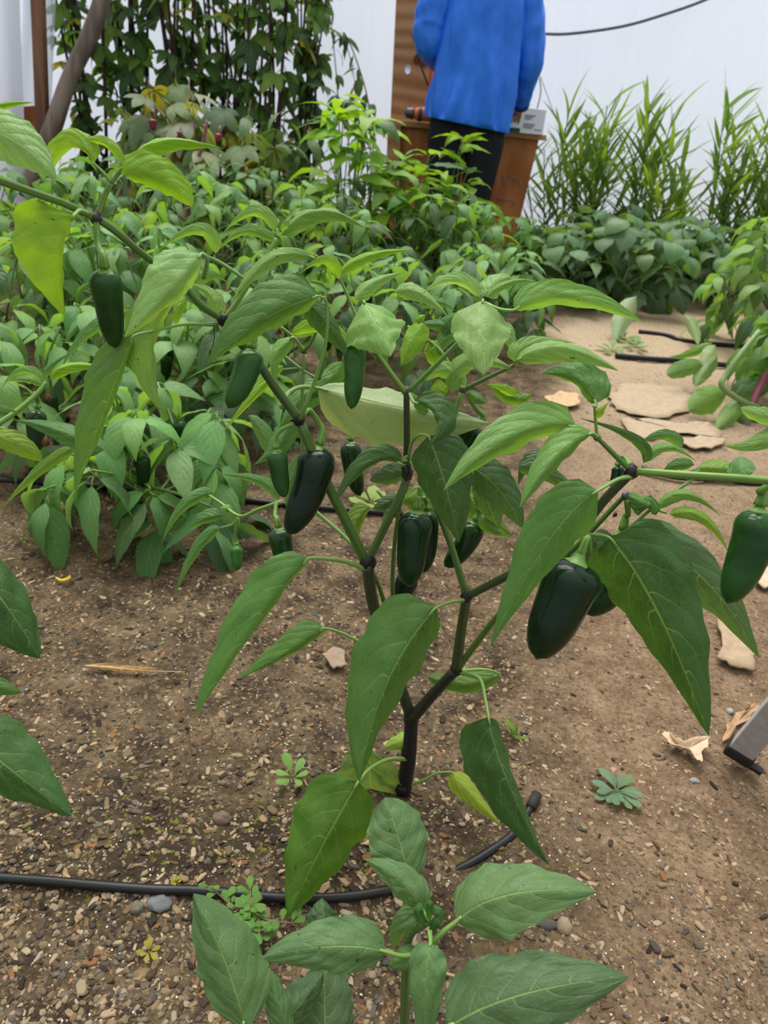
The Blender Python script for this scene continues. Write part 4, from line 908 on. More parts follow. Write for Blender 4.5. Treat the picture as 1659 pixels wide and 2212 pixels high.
L((1000, 1060, .75), (1050, 1110), (1110, 1160, .76), 30, 34, (.15, .25, .045), None, pa=.4)
L((1040, 1110, .74), (1060, 1140), (1104, 1162, .74), 26, 22, 'l', None, pa=.4)
L((912, 690, .66), (890, 735), (866, 790, .65), 32, 24, 'b', None, pa=.3, pb=.7)
L((945, 735, .68), (935, 765), (955, 800, .69), 26, 22, 'b', None, pa=.4, pb=.7)
L((902, 712, .665), (905, 690), (920, 680, .66), 10, 18, 'b', None, pa=.3, pb=.6)
L((662, 648, .62), (705, 695), (755, 770, .64), 26, 34, 'd', None, pa=.4, pb=.8)
L((630, 722, .68), (700, 705), (755, 745, .68), 18, 16, 'b', None, pa=.4, pb=.6)
L((680, 558, .60), (585, 560), (500, 656, .575), 18, 16, 'l', [(597, 540, .60), (640, 540, .60)], pa=.5, pb=.8)
L((735, 592, .62), (790, 553), (888, 540, .62), 10, 18, 'b', None, pa=.4, pb=.9)
L((732, 604, .62), (705, 562), (650, 590, .61), 14, 15, 'b', None, pa=.4)
L((770, 648, .63), (806, 610), (875, 588, .64), 16, 24, 'p', None, pa=.4)
L((852, 630, .64), (905, 632), (972, 688, .63), 18, 24, 'p', None, pa=.4)
L((1036, 642, .62), (980, 606), (910, 637, .62), 12, 22, 'p', None, pa=.4)
L((1046, 640, .63), (1070, 610), (1105, 598, .65), 24, 30, 'p', None, pa=.35, pb=.5)
L((1052, 640, .61), (1105, 608), (1170, 612, .62), 8, 12, 'l', None, pa=.4)
stem('branch', [(790, 735, .63), (760, 660, .63), (738, 610, .625), (725, 585, .62)], (4, 3), LG)
stem('branch', [(600, 512, .60), (598, 495, .60)], (4, 3), LG)
L((606, 508, .60), (690, 455), (790, 494, .60), 12, 30, 'l', None, pa=.4, pb=.95)
L((608, 500, .60), (620, 480), (628, 465, .60), 8, 8, 'l', None, pa=.4)
L((594, 497, .60), (550, 458), (482, 503, .60), 14, 18, 'l', None, pa=.4)
L((596, 522, .60), (530, 500), (470, 545, .60), 12, 14, 'l', None, pa=.4)
L((466, 548, .60), (430, 497), (343, 540, .585), 16, 20, 'l', None, pa=.4)
L((460, 686, .60), (455, 640), (400, 612, .60), 14, 24, 'p', None, pa=.4)
L((420, 620, .60), (455, 595), (490, 610, .61), 12, 12, 'l', None, pa=.4)
L((400, 640, .60), (385, 670), (380, 715, .60), 14, 14, 'b', None, pa=.4)
L((520, 612, .62), (540, 590), (570, 560, .62), 10, 12, 'b', None, pa=.4)
L((612, 790, .67), (560, 845), (478, 938, .66), 12, 20, 'b', None, pa=.4)
L((635, 730, .66), (592, 770), (602, 838, .66), 24, 16, 'l', [(655, 757, .70)], pa=.4)
stem('branch', [(602, 835, .66), (606, 855, .658), (612, 875, .656)], (2.5, 2.5), LG)
L((-70, 268, .455), (35, 305), (122, 388, .45), 54, 56, 'p', None, pa=.4, pb=.9)
L((206, 348, .505), (150, 318), (106, 384, .52), 12, 36, 'b', None, pa=.4, pb=.6)
L((262, 352, .505), (225, 308), (160, 312, .51), 10, 14, 'b', None, pa=.4, pb=.7)
L((282, 350, .50), (350, 303), (482, 321, .51), 8, 32, 'b', [(270, 362, .503)], pa=.4, pb=.95)
L((262, 372, .50), (345, 384), (416, 446, .51), 46, 36, 'b', None, pa=.3, pb=.6)
L((260, 366, .503), (245, 360), (235, 358, .50), 6, 10, 'b', None, pa=.4, pb=.7)
L((-30, 235, .50), (20, 222), (75, 222, .50), 6, 12, 'b', None, pa=.4)
L((240, 690, .9), (180, 730), (130, 800, .9), 12, 16, 's', None, pa=.4)
# --- right side
L((1400, 1095, .655), (1395, 1090), (1350, 1064, .66), 30, 24, 'm', None, pa=.4, pb=.5)
L((1418, 1098, .655), (1480, 1065), (1556, 1115, .65), 12, 20, 'l', None, pa=.5)
L((1446, 1110, .65), (1520, 1120), (1576, 1200, .64), 14, 16, (.20, .36, .05), None, pa=.4)
L((1390, 1000, .58), (1370, 950), (1250, 903, .575), 12, 16, 'd', None, pa=.4)
L((1285, 905, .565), (1298, 885), (1318, 866, .56), 8, 11, 'b', None, pa=.4)
L((1392, 998, .60), (1440, 965), (1505, 998, .60), 12, 14, 'l', None, pa=.4)
L((1475, 965, .66), (1430, 940), (1380, 962, .66), 14, 16, 's', None, pa=.4)
L((1500, 1005, .66), (1460, 1005), (1430, 1020, .66), 14, 16, 's', None, pa=.4)
L((1600, 985, .62), (1600, 1010), (1605, 1042, .60), 30, 28, 's', None, pa=.3, pb=.7)
L((1510, 1010, .64), (1560, 1010), (1600, 1020, .64), 20, 26, (.20, .33, .06), None, pa=.35, pb=.5)
L((1720, 900, .50), (1640, 955), (1560, 962, .50), 22, 22, 'l', None, pa=.4)
L((1730, 862, .50), (1670, 900), (1600, 880, .50), 20, 24, 'p', None, pa=.4, pb=.5)
L((1480, 1035, .66), (1530, 1010), (1590, 1000, .66), 10, 12, 's', None, pa=.4)
L((1115, 860, .68), (1085, 840), (1050, 830, .68), 10, 14, 'b', None, pa=.4)
L((1060, 828, .69), (1110, 862), (1148, 850, .68), 22, 18, (.15, .29, .05), None, pa=.4, pb=.5)
L((1005, 838, .67), (960, 800), (920, 822, .67), 20, 22, 'p', None, pa=.4, pb=.6)
L((975, 850, .67), (1010, 778), (1112, 800, .66), 22, 26, 'p', None, pa=.4, pb=.8)
L((1010, 845, .67), (1030, 858), (1048, 872, .66), 12, 14, 's', None, pa=.4, pb=.6)
L((945, 862, .67), (948, 840), (945, 818, .67), 20, 20, 'b', None, pa=.4, pb=.5)
L((920, 900, .68), (905, 875), (880, 845, .68), 12, 14, 'm', None, pa=.4, pb=.6)
L((990, 720, .67), (940, 700), (880, 712, .67), 16, 14, 's', None, pa=.4)
L((960, 730, .67), (970, 690), (1015, 680, .67), 16, 18, 's', None, pa=.4)
L((905, 660, .70), (940, 650), (985, 672, .70), 14, 16, 's', None, pa=.4)
L((1000, 700, .70), (960, 735), (935, 790, .70), 20, 22, 's', None, pa=.4)
L((1080, 700, .70), (1100, 730), (1110, 775, .70), 18, 18, 'q', None, pa=.4)
L((850, 700, .72), (835, 740), (838, 790, .72), 18, 22, 's', None, pa=.4)
L((690, 700, .72), (660, 715), (610, 735, .72), 16, 16, 'q', None, pa=.4)
L((760, 600, .66), (790, 625), (835, 620, .66), 14, 14, 's', None, pa=.4)
L((960, 900, .74), (985, 930), (990, 975, .74), 20, 22, 'g', None, pa=.4)
L((1180, 980, .76), (1140, 1005), (1120, 1050, .76), 18, 22, 'g', None, pa=.4)
# --- middle fill behind the crossing stems
L((620, 905, .74), (600, 960), (548, 1004, .74), 30, 26, 's', None, pa=.4)
L((645, 985, .74), (628, 1050), (620, 1110, .74), 12, 16, 's', None, pa=.4)
L((700, 830, .74), (650, 865), (600, 930, .74), 34, 30, 's', None, pa=.4)
L((740, 780, .74), (700, 830), (640, 868, .74), 26, 24, 'm', None, pa=.4)
L((605, 1000, .80), (560, 920), (535, 900, .80), 20, 20, 's', None, pa=.4)
L((800, 1095, .78), (770, 1130), (770, 1190, .78), 18, 28, (.16, .27, .045), None, pa=.4, pb=.7)
L((860, 1070, .76), (830, 1090), (805, 1100, .76), 16, 18, 'g', None, pa=.4, pb=.7)
L((870, 1085, .78), (920, 1090), (975, 1140, .78), 36, 34, (.12, .22, .04), None, pa=.35, pb=.6)
L((600, 1080, .80), (560, 1040), (470, 1025, .80), 14, 18, 's', None, pa=.4)
L((462, 1066, .92), (400, 1092), (348, 1175, .91), 14, 18, 's', None, pa=.4)
L((478, 1140, .92), (425, 1190), (376, 1290, .92), 12, 18, 's', [(515, 1118, .88), (505, 1132, .9)], pa=.45)
L((482, 1115, .90), (450, 1120), (412, 1140, .90), 14, 22, 's', None, pa=.4, pb=.6)
L((500, 1105, .89), (490, 1100), (475, 1098, .89), 10, 12, 'p', None, pa=.4, pb=.6)
# --- far left branch carrying pale leaves
stem('branch', [(-60, 950, .62), (20, 900, .63), (75, 855, .64), (100, 825, .645)], (7, 5), LG)
L((225, 972, .64), (130, 928), (26, 907, .63), 34, 26, 's', None, pa=.35)
L((-40, 938, .55), (30, 955), (92, 996, .56), 26, 26, (.19, .31, .03), None, pa=.4, pb=.6)
L((160, 968, .66), (90, 1010), (4, 1098, .67), 16, 14, (.15, .30, .05), None, pa=.5)
L((100, 830, .645), (50, 800), (0, 845, .64), 10, 12, 'l', None, pa=.4)
L((95, 835, .645), (60, 820), (15, 825, .64), 10, 14, 'p', None, pa=.4, pb=.6)
L((108, 820, .645), (150, 790), (235, 795, .65), 10, 18, 'b', None, pa=.4, pb=.8)
L((102, 815, .645), (108, 790), (150, 765, .65), 8, 10, 's', None, pa=.4, pb=.8)
L((-50, 885, .60), (0, 880), (42, 895, .60), 10, 10, 's', None, pa=.4)
# --- fruits
pepper_px(MP, (226, 583, .52), (236, 660), (248, 752, .55), 68, [(208, 480, .52), (212, 530, .52)], (.016, .062, .012), .0026)
pepper_px(MP, (542, 757, .60), (527, 815), (492, 882, .60), 62, [(550, 735, .61)], (.022, .085, .014), .0028)
pepper_px(MP, (766, 742, .61), (765, 810), (759, 884, .62), 50, [(772, 690, .62), (770, 712, .615)], (.032, .115, .018), .003)
pepper_px(MP, (597, 972, .66), (603, 1020), (614, 1075, .67), 46, [(636, 915, .655), (605, 930, .655)], (.022, .085, .014), .0024)
pepper_px(MP, (688, 968, .68), (668, 1055), (622, 1156, .69), 84, [(652, 900, .655), (668, 886, .665), (688, 912, .675)], (.008, .022, .010), .003)
pepper_px(MP, (602, 1142, .78), (612, 1195), (626, 1260, .79), 52, [(597, 1082, .80), (594, 1112, .79)], (.014, .050, .010), .0026)
pepper_px(MP, (922, 1105, .74), (925, 1170), (915, 1238, .75), 46, [(915, 1075, .73)], (.010, .036, .008), .0028)
pepper_px(MP, (899, 1106, .71), (890, 1185), (884, 1268, .72), 76, [(908, 1052, .71), (906, 1080, .71)], (.008, .030, .008), .0032)
pepper_px(MP, (1024, 1128, .75), (1002, 1180), (960, 1224, .76), 54, [(1034, 1090, .74)], (.012, .045, .009), .0028)
pepper_px(MP, (886, 1236, .82), (866, 1285), (842, 1335, .83), 50, [(890, 1200, .80)], (.007, .02, .008), .0028)
pepper_px(MP, (1248, 1214, .60), (1210, 1306), (1158, 1424, .61), 128, [(1262, 1160, .62), (1274, 1195, .61)], (.008, .024, .009), .0026)
pepper_px(MP, (1345, 1152, .68), (1325, 1255), (1262, 1325, .70), 84, [(1354, 1078, .66), (1357, 1110, .67)], (.012, .042, .009), .0032)
pepper_px(MP, (1640, 1102, .51), (1617, 1195), (1570, 1304, .52), 96, [(1672, 1042, .50), (1640, 1062, .505)], (.018, .072, .012), .0030)
pepper_px(MP, (758, 955, .78), (762, 1010), (778, 1072, .79), 48, [(756, 925, .78)], (.010, .036, .008), .0028)
pepper_px(MP, (1030, 920, .70), (1010, 948), (985, 985, .71), 56, [(1012, 850, .68), (1026, 880, .69)], (.010, .034, .008), .003)
pepper_px(MP, (1335, 1008, .60), (1332, 1030), (1322, 1058, .60), 28, [(1362, 1010, .58), (1350, 988, .59), (1338, 990, .60)], (.008, .026, .009), .002)
pepper_px(MP, (876, 1000, .68), (878, 1015), (880, 1030, .68), 24, [(882, 985, .68)], (.008, .022, .008), .002)
pepper_px(MP, (511, 1180, .89), (511, 1205), (513, 1233, .89), 29, [(515, 1118, .88), (508, 1150, .885)], (.030, .12, .018), .0018)
pepper_px(MP, (80, 885, .66), (78, 930), (82, 975, .67), 44, [(76, 850, .645)], (.012, .04, .009), .0026)
# withered flowers
def withered(x, y, t, s=10):
    r = random.Random(int(x)); c = P(x, y, t); k = t / FPX; D = []
    for i in range(6):
        e = c + Vector((r.uniform(-.6, .6), r.uniform(-.6, .6), -1.5)) * s * k; D.append(tubedata([c, c.lerp(e, .5) + Vector((r.uniform(-1, 1), 0, 0)) * s * k * .2, e], [s * .12 * k, s * .3 * k, s * .05 * k], 5))
    V, F, UV = merge(D); link('withered_flower', mesh('withered_flower', local(MP, V), F, M_OBJ, UV), MP, (.13, .06, .03))
withered(458, 752, .60, 11); withered(900, 722, .66, 13); withered(603, 705, .68, 12); withered(1330, 1105, .68, 9); withered(97, 945, .64, 14); withered(103, 850, .645, 12)
stem('branch', [(461, 700, .60), (463, 730, .60), (458, 752, .60)], (1.2, 1.0), BLK)

# ================================================================ NEAR PLANTS CUT BY THE FRAME
BP = empty('pepper_plant', Vector((P(874, 2212, .53).x, .20, 0)), 'young pepper plant at the bottom edge with broad matt leaves around a curled tip', 'pepper plant')
S2 = lambda pts, r, c=(.12, .21, .05): stem('main_stem', pts, r, c, BP)
stem('main_stem', [(925, 1990, .50), (885, 2020, .515), (876, 2100, .53), (874, 2212, .545), (872, 2420, .60)], (9, 12), (.10, .18, .045), BP)
bp = P(872, 2420, .60); tube('main_stem', [bp, Vector((bp.x, .21, .06)), Vector((BP.location.x, .20, -.01))], [.0045, .006, .007], M_STEM, BP, (.07, .09, .04), 8, 3)
B_ = lambda *a, **k: leaf_px(BP, *a, nu=22, nv=6, **k)
T2 = (.125, .235, .095); T3 = (.075, .145, .065)
B_((530, 2225, .50), (488, 2080), (418, 1930, .52), 66, 82, T2, [(880, 2300, .54), (680, 2300, .52), (560, 2260, .505)], pa=.5, pb=.8, curl=.12, seed=1, petr=.002)
B_((835, 2056, .50), (715, 2044), (566, 2070, .49), 55, 60, T2, [(905, 2060, .51), (870, 2065, .505)], pa=.4, pb=.75, curl=.12)
B_((912, 1968, .50), (868, 1905), (787, 1856, .51), 34, 40, T2, [(928, 1988, .50)], pa=.45, pb=.85, curl=.12)
B_((885, 1905, .54), (863, 1815), (832, 1722, .56), 68, 66, T2, [(925, 1995, .52), (895, 1930, .53)], pa=.5, pb=.5, curl=.12)
B_((985, 1992, .49), (1100, 1932), (1288, 1926, .48), 72, 82, T2, [(930, 2040, .50), (955, 2015, .495)], pa=.4, pb=.8, curl=.1, petr=.0022)
B_((965, 2222, .46), (1120, 2150), (1358, 2109, .45), 92, 96, T3, [(900, 2260, .50)], pa=.4, pb=.8, curl=.1, petr=.0022)
B_((930, 2035, .49), (920, 2120), (918, 2262, .48), 44, 42, T2, [(928, 2010, .495)], pa=.35, pb=.6, curl=.15)
B_((905, 1962, .515), (868, 2000), (850, 2050, .53), 22, 26, T2, None, pa=.4, pb=.6)
B_((905, 2050, .51), (870, 2070), (838, 2085, .515), 26, 24, T2, None, pa=.35, pb=.5)
B_((905, 1980, .505), (880, 1995), (848, 2012, .51), 12, 10, T2, None, pa=.4)
B_((705, 2290, .54), (702, 2190), (700, 2060, .57), 62, 66, T3, None, pa=.4, pb=.5)
B_((625, 2240, .52), (600, 2160), (566, 2074, .53), 32, 28, T2, None, pa=.5, pb=.9)
B_((600, 2235, .53), (640, 2180), (700, 2100, .55), 50, 40, T3, None, pa=.4, pb=.6)
B_((712, 2035, .60), (700, 1985), (696, 1940, .61), 42, 36, T3, None, pa=.4, pb=.6)
B_((925, 2215, .50), (955, 2250), (1050, 2260, .49), 40, 40, T3, None, pa=.4, pb=.6)
for q in [((925, 2000), (905, 1975), (912, 1950), 12), ((930, 2005), (948, 1980), (935, 1955), 12), ((928, 2015), (940, 1995), (950, 1975), 10), ((925, 1990), (928, 1960), (926, 1942), 9)]:
    B_((q[0][0], q[0][1], .50), q[1], (q[2][0], q[2][1], .495), q[3], q[3], (.06, .16, .04), None, pa=.5, pb=.5, name='young_leaf')
LP = empty('pepper_plant', Vector((-.62, .52, 0)), 'pepper plant mostly outside the picture whose dark hanging leaves enter at the left edge', 'pepper plant')
tube('main_stem', [Vector((-.62, .52, -.01)), Vector((-.61, .52, .15)), P(-150, 1215, .74)], [.008, .007, .005], M_STEM, LP, (.05, .07, .03), 8, 4)
K_ = lambda *a, **k: leaf_px(LP, *a, nu=22, nv=6, **k)
K_((-90, 1180, .68), (8, 1300), (87, 1424, .70), 64, 84, 'd', [(-150, 1215, .74), (-120, 1185, .7)], pa=.45, pb=.8)
K_((-100, 1560, .68), (15, 1655), (155, 1764, .69), 84, 68, 'd', [(-150, 1215, .74), (-160, 1450, .70)], pa=.45, pb=.9)
K_((-80, 1450, .74), (-10, 1480), (48, 1496, .75), 22, 22, 'm', [(-150, 1215, .74), (-130, 1380, .73)], pa=.45, pb=.9)
K_((-60, 560, .60), (-10, 600), (20, 640, .60), 30, 30, 'g', [(-150, 1215, .74), (-150, 800, .66)], pa=.4)

# ================================================================ RIGHT-HAND TRAILING VINE (broad three-part leaves, red stem)
gv = G(1640, 940); VN = empty('trailing_vine', Vector((gv.x, gv.y, 0)), 'trailing vine with three-part leaves and twisted red stem beside the sandy path', 'vine')
ly = lambda x, y, k=0: 2.26 + k
def V_(b, m, t, A, B, c='m', **k): leaf_px(VN, b, m, t, A, B, c, nu=12, nv=3, **k)
tube('red_stem', [PY(1740, 720, 2.5), PY(1665, 800, 2.4), PY(1635, 850, 2.35), PY(1615, 905, 2.3), PY(1600, 930, 2.28), PY(1560, 945, 2.26)], [.011, .011, .010, .009, .007], M_STEM, VN, (.26, .05, .09), 8, 6, .15)
tube('vine_stem', [PY(1640, 715, 2.4), PY(1600, 765, 2.35), PY(1568, 810, 2.32), PY(1560, 835, 2.3), PY(1600, 865, 2.3), PY(1640, 880, 2.32)], [.009, .010, .010, .008], M_STEM, VN, (.20, .32, .10), 8, 6)
V_((1570, 852, 2.36), (1530, 865), (1487, 885, 2.34), 32, 34, (.16, .31, .07), pa=.4, pb=.6)
V_((1600, 862, 2.36), (1580, 895), (1545, 930, 2.30), 20, 24, (.17, .31, .08), pa=.4, pb=.7)
V_((1590, 870, 2.40), (1600, 900), (1620, 925, 2.36), 22, 20, (.10, .2, .05), pa=.4, pb=.7)
V_((1590, 850, 2.45), (1625, 850), (1665, 840, 2.45), 24, 20, (.11, .2, .09), pa=.4, pb=.7)
V_((1520, 790, 2.6), (1480, 795), (1440, 810, 2.55), 20, 20, (.14, .26, .09), pa=.4, pb=.5)
V_((1550, 770, 2.62), (1520, 800), (1502, 835, 2.55), 20, 18, (.16, .28, .1), pa=.4, pb=.7)
V_((1545, 745, 2.65), (1530, 770), (1520, 800, 2.6), 18, 18, (.25, .33, .16), pa=.4, pb=.6)
V_((1540, 740, 2.9), (1490, 765), (1445, 770, 2.9), 10, 12, (.14, .3, .04), pa=.4)
V_((1600, 905, 2.40), (1640, 915), (1680, 905, 2.4), 24, 22, 'g', pa=.4, pb=.7)
V_((1375, 640, 3.3), (1345, 690), (1330, 735, 3.2), 22, 24, (.28, .38, .24), pa=.4, pb=.8)
V_((1480, 680, 3.3), (1500, 710), (1508, 745, 3.2), 12, 14, (.34, .45, .24), pa=.4, pb=.8)

# ================================================================ DRIP LINES
def drip(pts, r, label):
    w = [G(q[0], q[1], q[2] if len(q) > 2 else r * .8) for q in pts]; o = tube('drip_line', w, r, M_TUBE, None, None, 12, 8); tag(o, label, 'hose', 'black drip hoses on the soil'); return o
drip([(-60, 1890), (0, 1896), (100, 1903), (200, 1912), (330, 1921), (430, 1924), (620, 1940), (740, 1938), (830, 1925), (900, 1912, -.004), (960, 1893, -.006), (1010, 1868, .001), (1060, 1838), (1105, 1805), (1140, 1755), (1158, 1722)], .0052, 'black drip hose running across the soil just in front of the main stem')
drip([(-60, 1032), (0, 1037), (100, 1042), (170, 1046), (330, 1062), (510, 1078), (620, 1090), (760, 1102), (870, 1110)], .0065, 'black drip hose passing under the low bushy pepper plant')
drip([(1330, 768), (1400, 775), (1480, 780), (1560, 788), (1900, 820)], .011, 'black drip hose lying across the far end of the sandy path')
drip([(1380, 716), (1440, 724), (1510, 740), (1800, 760)], .010, 'farthest black drip hose beside the bean plants')
drip([(-40, 892), (60, 899), (150, 905)], .0075, 'short visible stretch of black drip hose at the left edge, second row of bushes')
drip([(1385, 1012), (1460, 1030), (1560, 1035), (1680, 1045), (2300, 1080)], .008, 'black drip hose half hidden behind the right horizontal stem')

# ================================================================ SMALL THINGS ON THE GROUND
def flat(name, pts, col, label, cat, th=.002, cup=.0, seed=0, group=None, mat=None):
    """thin irregular slab lying on the ground, outline given in photo pixels"""
    r = random.Random(seed); w = [G(x, y, .003) for x, y in pts]; out = []
    for i in range(len(w)):
        a, b = w[i], w[(i + 1) % len(w)]
        for k in range(4):
            p = a.lerp(b, k / 4) if k == 0 else a.lerp(b, k / 4) + Vector((r.uniform(-1, 1), r.uniform(-1, 1), 0)) * (a - b).length * .09; out.append(p)
    c = sum(out, Vector()) / len(out); n = len(out); V = []; rings = [1, .75, .4]
    for s in rings:
        for p in out:
            q = c.lerp(p, s); q.z = gz(q.x, q.y) + .004 + th + cup * s * s + r.uniform(0, 1) * cup * .3 + .002 * noise.noise(q * 60); V.append(q)
    V.append(Vector((c.x, c.y, gz(c.x, c.y) + .004 + th)))
    F = []
    for k in range(len(rings) - 1):
        for i in range(n): F.append((k * n + i, k * n + (i + 1) % n, (k + 1) * n + (i + 1) % n, (k + 1) * n + i))
    for i in range(n): F.append((2 * n + i, 2 * n + (i + 1) % n, 3 * n))
    o = link(name, mesh(name, V, F, mat or M_OBJ), None, col); m = o.modifiers.new('thick', 'SOLIDIFY'); m.thickness = th; m.offset = -1
    return tag(o, label, cat, group)
BK = (.34, .26, .175); GB = 'flat pale bark pieces on the path'
flat('bark_piece', [(1312, 860), (1340, 832), (1400, 828), (1470, 838), (1500, 862), (1490, 890), (1430, 905), (1370, 898), (1330, 885)], BK, 'largest flat pale bark piece on the sandy path near the trailing vine', 'bark', .0015, .003, 1, GB)
flat('bark_piece', [(1340, 905), (1400, 905), (1470, 915), (1530, 912), (1560, 930), (1555, 945), (1500, 940), (1430, 940), (1370, 950)], BK, 'flat pale bark piece on the sandy path, below the largest one', 'bark', .0015, .003, 2, GB)
flat('bark_piece', [(1455, 955), (1500, 948), (1565, 950), (1560, 965), (1500, 975)], BK, 'narrow pale bark strip at the foot of the red vine stem', 'bark', .004, .003, 3, GB)
flat('bark_piece', [(1545, 1345), (1580, 1340), (1600, 1370), (1622, 1410), (1625, 1458), (1580, 1450), (1543, 1432)], (.32, .235, .15), 'flat tan bark piece under the long grey green leaf at the right edge', 'bark', .004, .003, 4, GB)
flat('bark_piece', [(1625, 1255), (1690, 1205), (1700, 1260), (1650, 1275)], (.46, .35, .24), 'pale bark piece behind the large fruit at the right edge', 'bark', .004, .003, 5, GB)
flat('bark_piece', [(1590, 1540), (1570, 1580), (1560, 1605), (1600, 1560), (1640, 1525)], (.36, .22, .12), 'thin curved strip of brown bark beside the metal leg', 'bark', .002, .002, 6, GB)
flat('bark_piece', [(700, 1430), (720, 1405), (745, 1415), (752, 1450), (720, 1455)], (.24, .175, .12), 'rounded tan bark piece half hidden by the large middle leaf', 'bark', .003, .003, 8, GB)
flat('dry_leaf', [(1175, 862), (1210, 850), (1250, 856), (1252, 878), (1225, 884), (1185, 874)], (.43, .29, .16), 'curled orange-brown dry leaf lying on the sandy path', 'leaf', .001, .010, 7)
flat('dry_leaf', [(1424, 1596), (1440, 1592), (1455, 1605), (1480, 1612), (1500, 1605), (1528, 1603), (1524, 1622), (1510, 1640), (1514, 1656), (1500, 1650), (1488, 1632), (1460, 1622), (1440, 1612)], (.52, .38, .255), 'pale pinkish dry leaf lying near the metal leg', 'leaf', .001, .012, 9)
def rock(name, x, y, sx_, sy_, sz, col, label, seed):
    r = random.Random(seed); g = G(x, y); V = []; F = []; n = 14
    for i in range(9):
        ph = math.pi * (i + .3) / 8.6
        for k in range(n):
            a = 2 * math.pi * k / n; d = Vector((math.sin(ph) * math.cos(a), math.sin(ph) * math.sin(a), math.cos(ph))); q = 1 + .35 * noise.noise(d * 1.9 + Vector((seed, 0, 0))) + .22 * noise.noise(d * 5 + Vector((0, seed, 0)))
            V.append(Vector((g.x, g.y, gz(g.x, g.y) + sz * .3)) + Vector((d.x * sx_, d.y * sy_, d.z * sz)) * q)
    for i in range(8):
        for k in range(n): a = i * n + k; b = i * n + (k + 1) % n; F.append((a, b, b + n, a + n))
    F += [tuple(range(n))[::-1], tuple(range(8 * n, 9 * n))]
    return tag(link(name, mesh(name, V, F, M_STONE), None, col), label, 'stone')
rock('stone', 345, 1952, .013, .010, .005, (.13, .13, .132), 'largest grey stone lying just below the front drip hose', 1)
rock('stone', 296, 1960, .0075, .007, .005, (.12, .11, .075), 'dark olive stone beside the largest grey stone', 2)
rock('stone', 478, 1773, .013, .008, .007, (.14, .10, .075), 'oblong brown stone on the soil between the two hanging leaves', 3)
rock('stone', 1217, 2005, .008, .010, .006, (.24, .19, .12), 'upright tan stone below the broad leaf pointing right', 4)
rock('stone', 1180, 2000, .012, .006, .005, (.10, .085, .075), 'dark brown stone next to the tan stone under the broad leaf', 5)
rock('stone', 1577, 1536, .006, .006, .005, (.26, .25, .23), 'small grey stone near the metal leg', 6)
rock('stone', 1503, 1679, .007, .0045, .003, (.20, .20, .19), 'small flat grey stone just below the pale dry leaf', 7)

# weeds
def weed(name, px, py, label, n, L_, wd, col, seed, flatness=.9, center=None, spread=6.28, a0=0, cat='weed', h=.0):
    g = G(px, py); r = random.Random(seed); root = empty(name, Vector((g.x, g.y, gz(g.x, g.y))), label, cat)
    me = mk('leaf', gleaf(1, wd, .25, .15, 8, 2, 1.3, .55, 0, .08, .15))
    for k in range(n):
        a = a0 + spread * k / n + r.uniform(-.2, .2); s = L_ * (.75 + .35 * ((k * 7) % 5) / 4)
        link('leaf', me, root, jit(col, r, .1), Vector((0, 0, .004 + .0015 * (k % 4) + h)), Euler((0, -(1 - flatness) - r.uniform(0, .25), a)), s)
    return root
weed('weed_rosette', 1330, 1712, 'flat grey green rosette weed growing alone on the bare path', 20, .030, .36, (.17, .27, .17), 1)
weed('seedling', 632, 1690, 'small bright green seedling with spoon-shaped leaves beside the lower left leaf', 6, .026, .45, (.22, .42, .10), 2, .6)
weed('seedling', 322, 2062, 'tiny yellow seedling on the pebbly soil', 8, .011, .5, (.42, .36, .07), 3, .8)
weed('seedling', 380, 1912, 'tiny moss-yellow tuft touching the front drip hose', 9, .006, .5, (.40, .45, .03), 4, .7)
weed('seedling', 800, 1088, 'light green round-leaved seedling behind the crossing stems', 8, .045, .6, (.26, .38, .10), 6, .7)
# creeping weed with paired round leaves
g = G(545, 1965); WD = empty('creeping_weed', Vector((g.x, g.y, 0)), 'creeping round-leaved weed beside the front drip hose', 'weed')
me = mk('leaf', gleaf(1, .55, .2, .1, 6, 2, 1.3, .5, 0, 0, .1)); r = random.Random(8)
for path, pts in enumerate([[(600, 2005), (540, 1965), (500, 1955), (455, 1915)], [(540, 1975), (542, 1950), (540, 1915)], [(545, 1975), (590, 1990), (650, 1995)], [(560, 1980), (560, 2010), (562, 2030)], [(530, 1985), (528, 1965), (525, 1985)]]):
    w = [G(x, y, .012 + .012 * (i % 2)) for i, (x, y) in enumerate(pts)]; tube('stem', w, [.0011, .0008], M_STEM, WD, (.22, .14, .09), 5, 3)
    for i, p in enumerate(smoothpts(w, 3)):
        for k in range(3 if path == 1 else 2):
            link('leaf', me, WD, jit((.17, .34, .08), r, .15), p - WD.location, Euler((0, -.3, r.uniform(0, 6.28))), r.uniform(.009, .018))
# tuft of grass
g = G(1112, 1592); GT = empty('grass_tuft', Vector((g.x, g.y, 0)), 'small tuft of thin green grass behind the dark hanging leaf', 'grass'); r = random.Random(9)
for k in range(12): link('blade', BLADE[k % 4], GT, jit((.20, .38, .06), r), (r.uniform(-.004, .004), r.uniform(-.004, .004), 0), Euler((0, r.uniform(-1.3, -.3), r.uniform(0, 6.28))), r.uniform(.02, .04))
# small green weeds by the far drip hose
for i, (x, y) in enumerate([(1322, 760), (1370, 752), (1350, 735)]):
    weed('seedling', x, y, ['pale weed touching the end of the far drip hose', 'pale weed beyond the far drip hose', 'smallest pale weed between the far drip hose and the bean plants'][i], 9, .07, .4, (.2, .32, .12), 20 + i, .75)
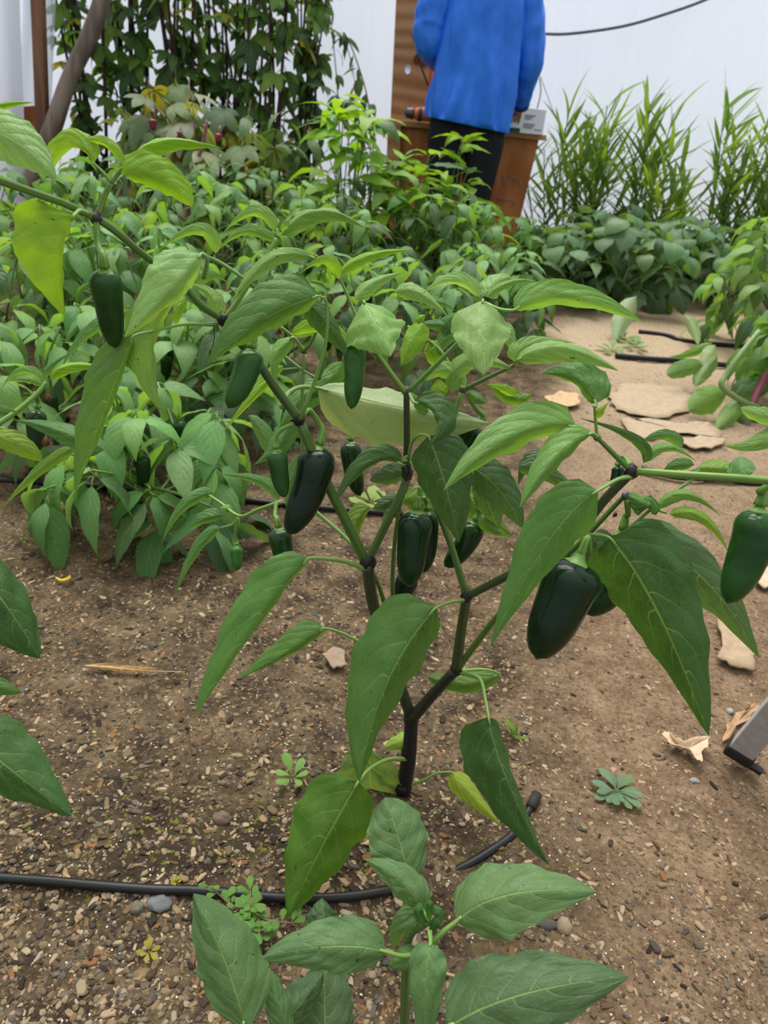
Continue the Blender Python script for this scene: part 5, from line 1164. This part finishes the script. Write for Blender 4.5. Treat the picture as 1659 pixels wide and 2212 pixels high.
# dry grass head
w = [G(185, 1438, .006), G(240, 1442, .008), G(300, 1448, .006), G(400, 1452, .004)]
o = link('dry_grass_head', None) if False else None
D = [tubedata(smoothpts(w, 6), [.0012, .0016, .001, .0005], 8)]; r = random.Random(4)
for k in range(50):
    p = w[0].lerp(w[2], r.random() * .8); D.append(tubedata([p, p + (w[0] - w[2]).normalized() * -r.uniform(.02, .05) + Vector((0, r.uniform(-.008, .008), r.uniform(0, .004)))], [.0009, .0002], 4))
V, F, UV = merge(D); tag(link('dry_grass_head', mesh('dry_grass_head', V, F, M_OBJ, UV), None, (.50, .33, .14)), 'dry straw-coloured grass head lying on the soil', 'dry grass')
o = tube('yellow_petal', [G(120, 1247, .005), G(133, 1254, .008), G(148, 1250, .008), G(151, 1243, .005)], [.0012, .003, .0035, .001], M_OBJ, None, (.62, .46, .04), 8, 4); tag(o, 'small curled yellow petal on the bare soil', 'petal')
o = tube('twig', [G(945, 2098, .006), G(980, 2108, .008), G(1005, 2116, .006)], [.0016, .0012], M_OBJ, None, (.45, .30, .15), 6, 4); tag(o, 'straw-coloured twig between the two bottom leaves', 'twig')
o = tube('hose_end', [G(1146, 1745, .006), G(1160, 1716, .007)], [.0068, .0068], M_RUB, None, None, 10, 2); tag(o, 'black end cap of the front drip hose behind the dark hanging leaf', 'hose fitting')

# leg of a folding stand
b = G(1593, 1632, .012); e = P(1800, 1395, .80); LG_ = empty('metal_leg', Vector((b.x, b.y, 0)), 'weathered grey square metal leg with a black rubber foot at the right edge', 'stand')
d = (e - b).normalized(); xx = Vector((.75, -.55, 0)); xx = (xx - d * xx.dot(d)).normalized(); yy_ = d.cross(xx)
def prism(name, c0, c1, a, b_, mat, bev=.002):
    V = [c + xx * i * a / 2 + yy_ * j * b_ / 2 for c in (c0, c1) for i in (-1, 1) for j in (-1, 1)]
    o = link(name, mesh(name, local(LG_, V), [(0, 1, 3, 2), (4, 6, 7, 5), (0, 4, 5, 1), (2, 3, 7, 6), (0, 2, 6, 4), (1, 5, 7, 3)], mat, smooth=False), LG_); bevel(o, bev); return o
prism('leg_tube', b + d * .02, b + d * .85, .033, .022, M_ALU); prism('rubber_foot', b + d * .002, b + d * .026, .038, .027, M_RUB, .004)
prism('foot_lip', b + d * .001 + xx * .02 - yy_ * .006, b + d * .010 + xx * .02 - yy_ * .006, .03, .010, M_RUB, .002)
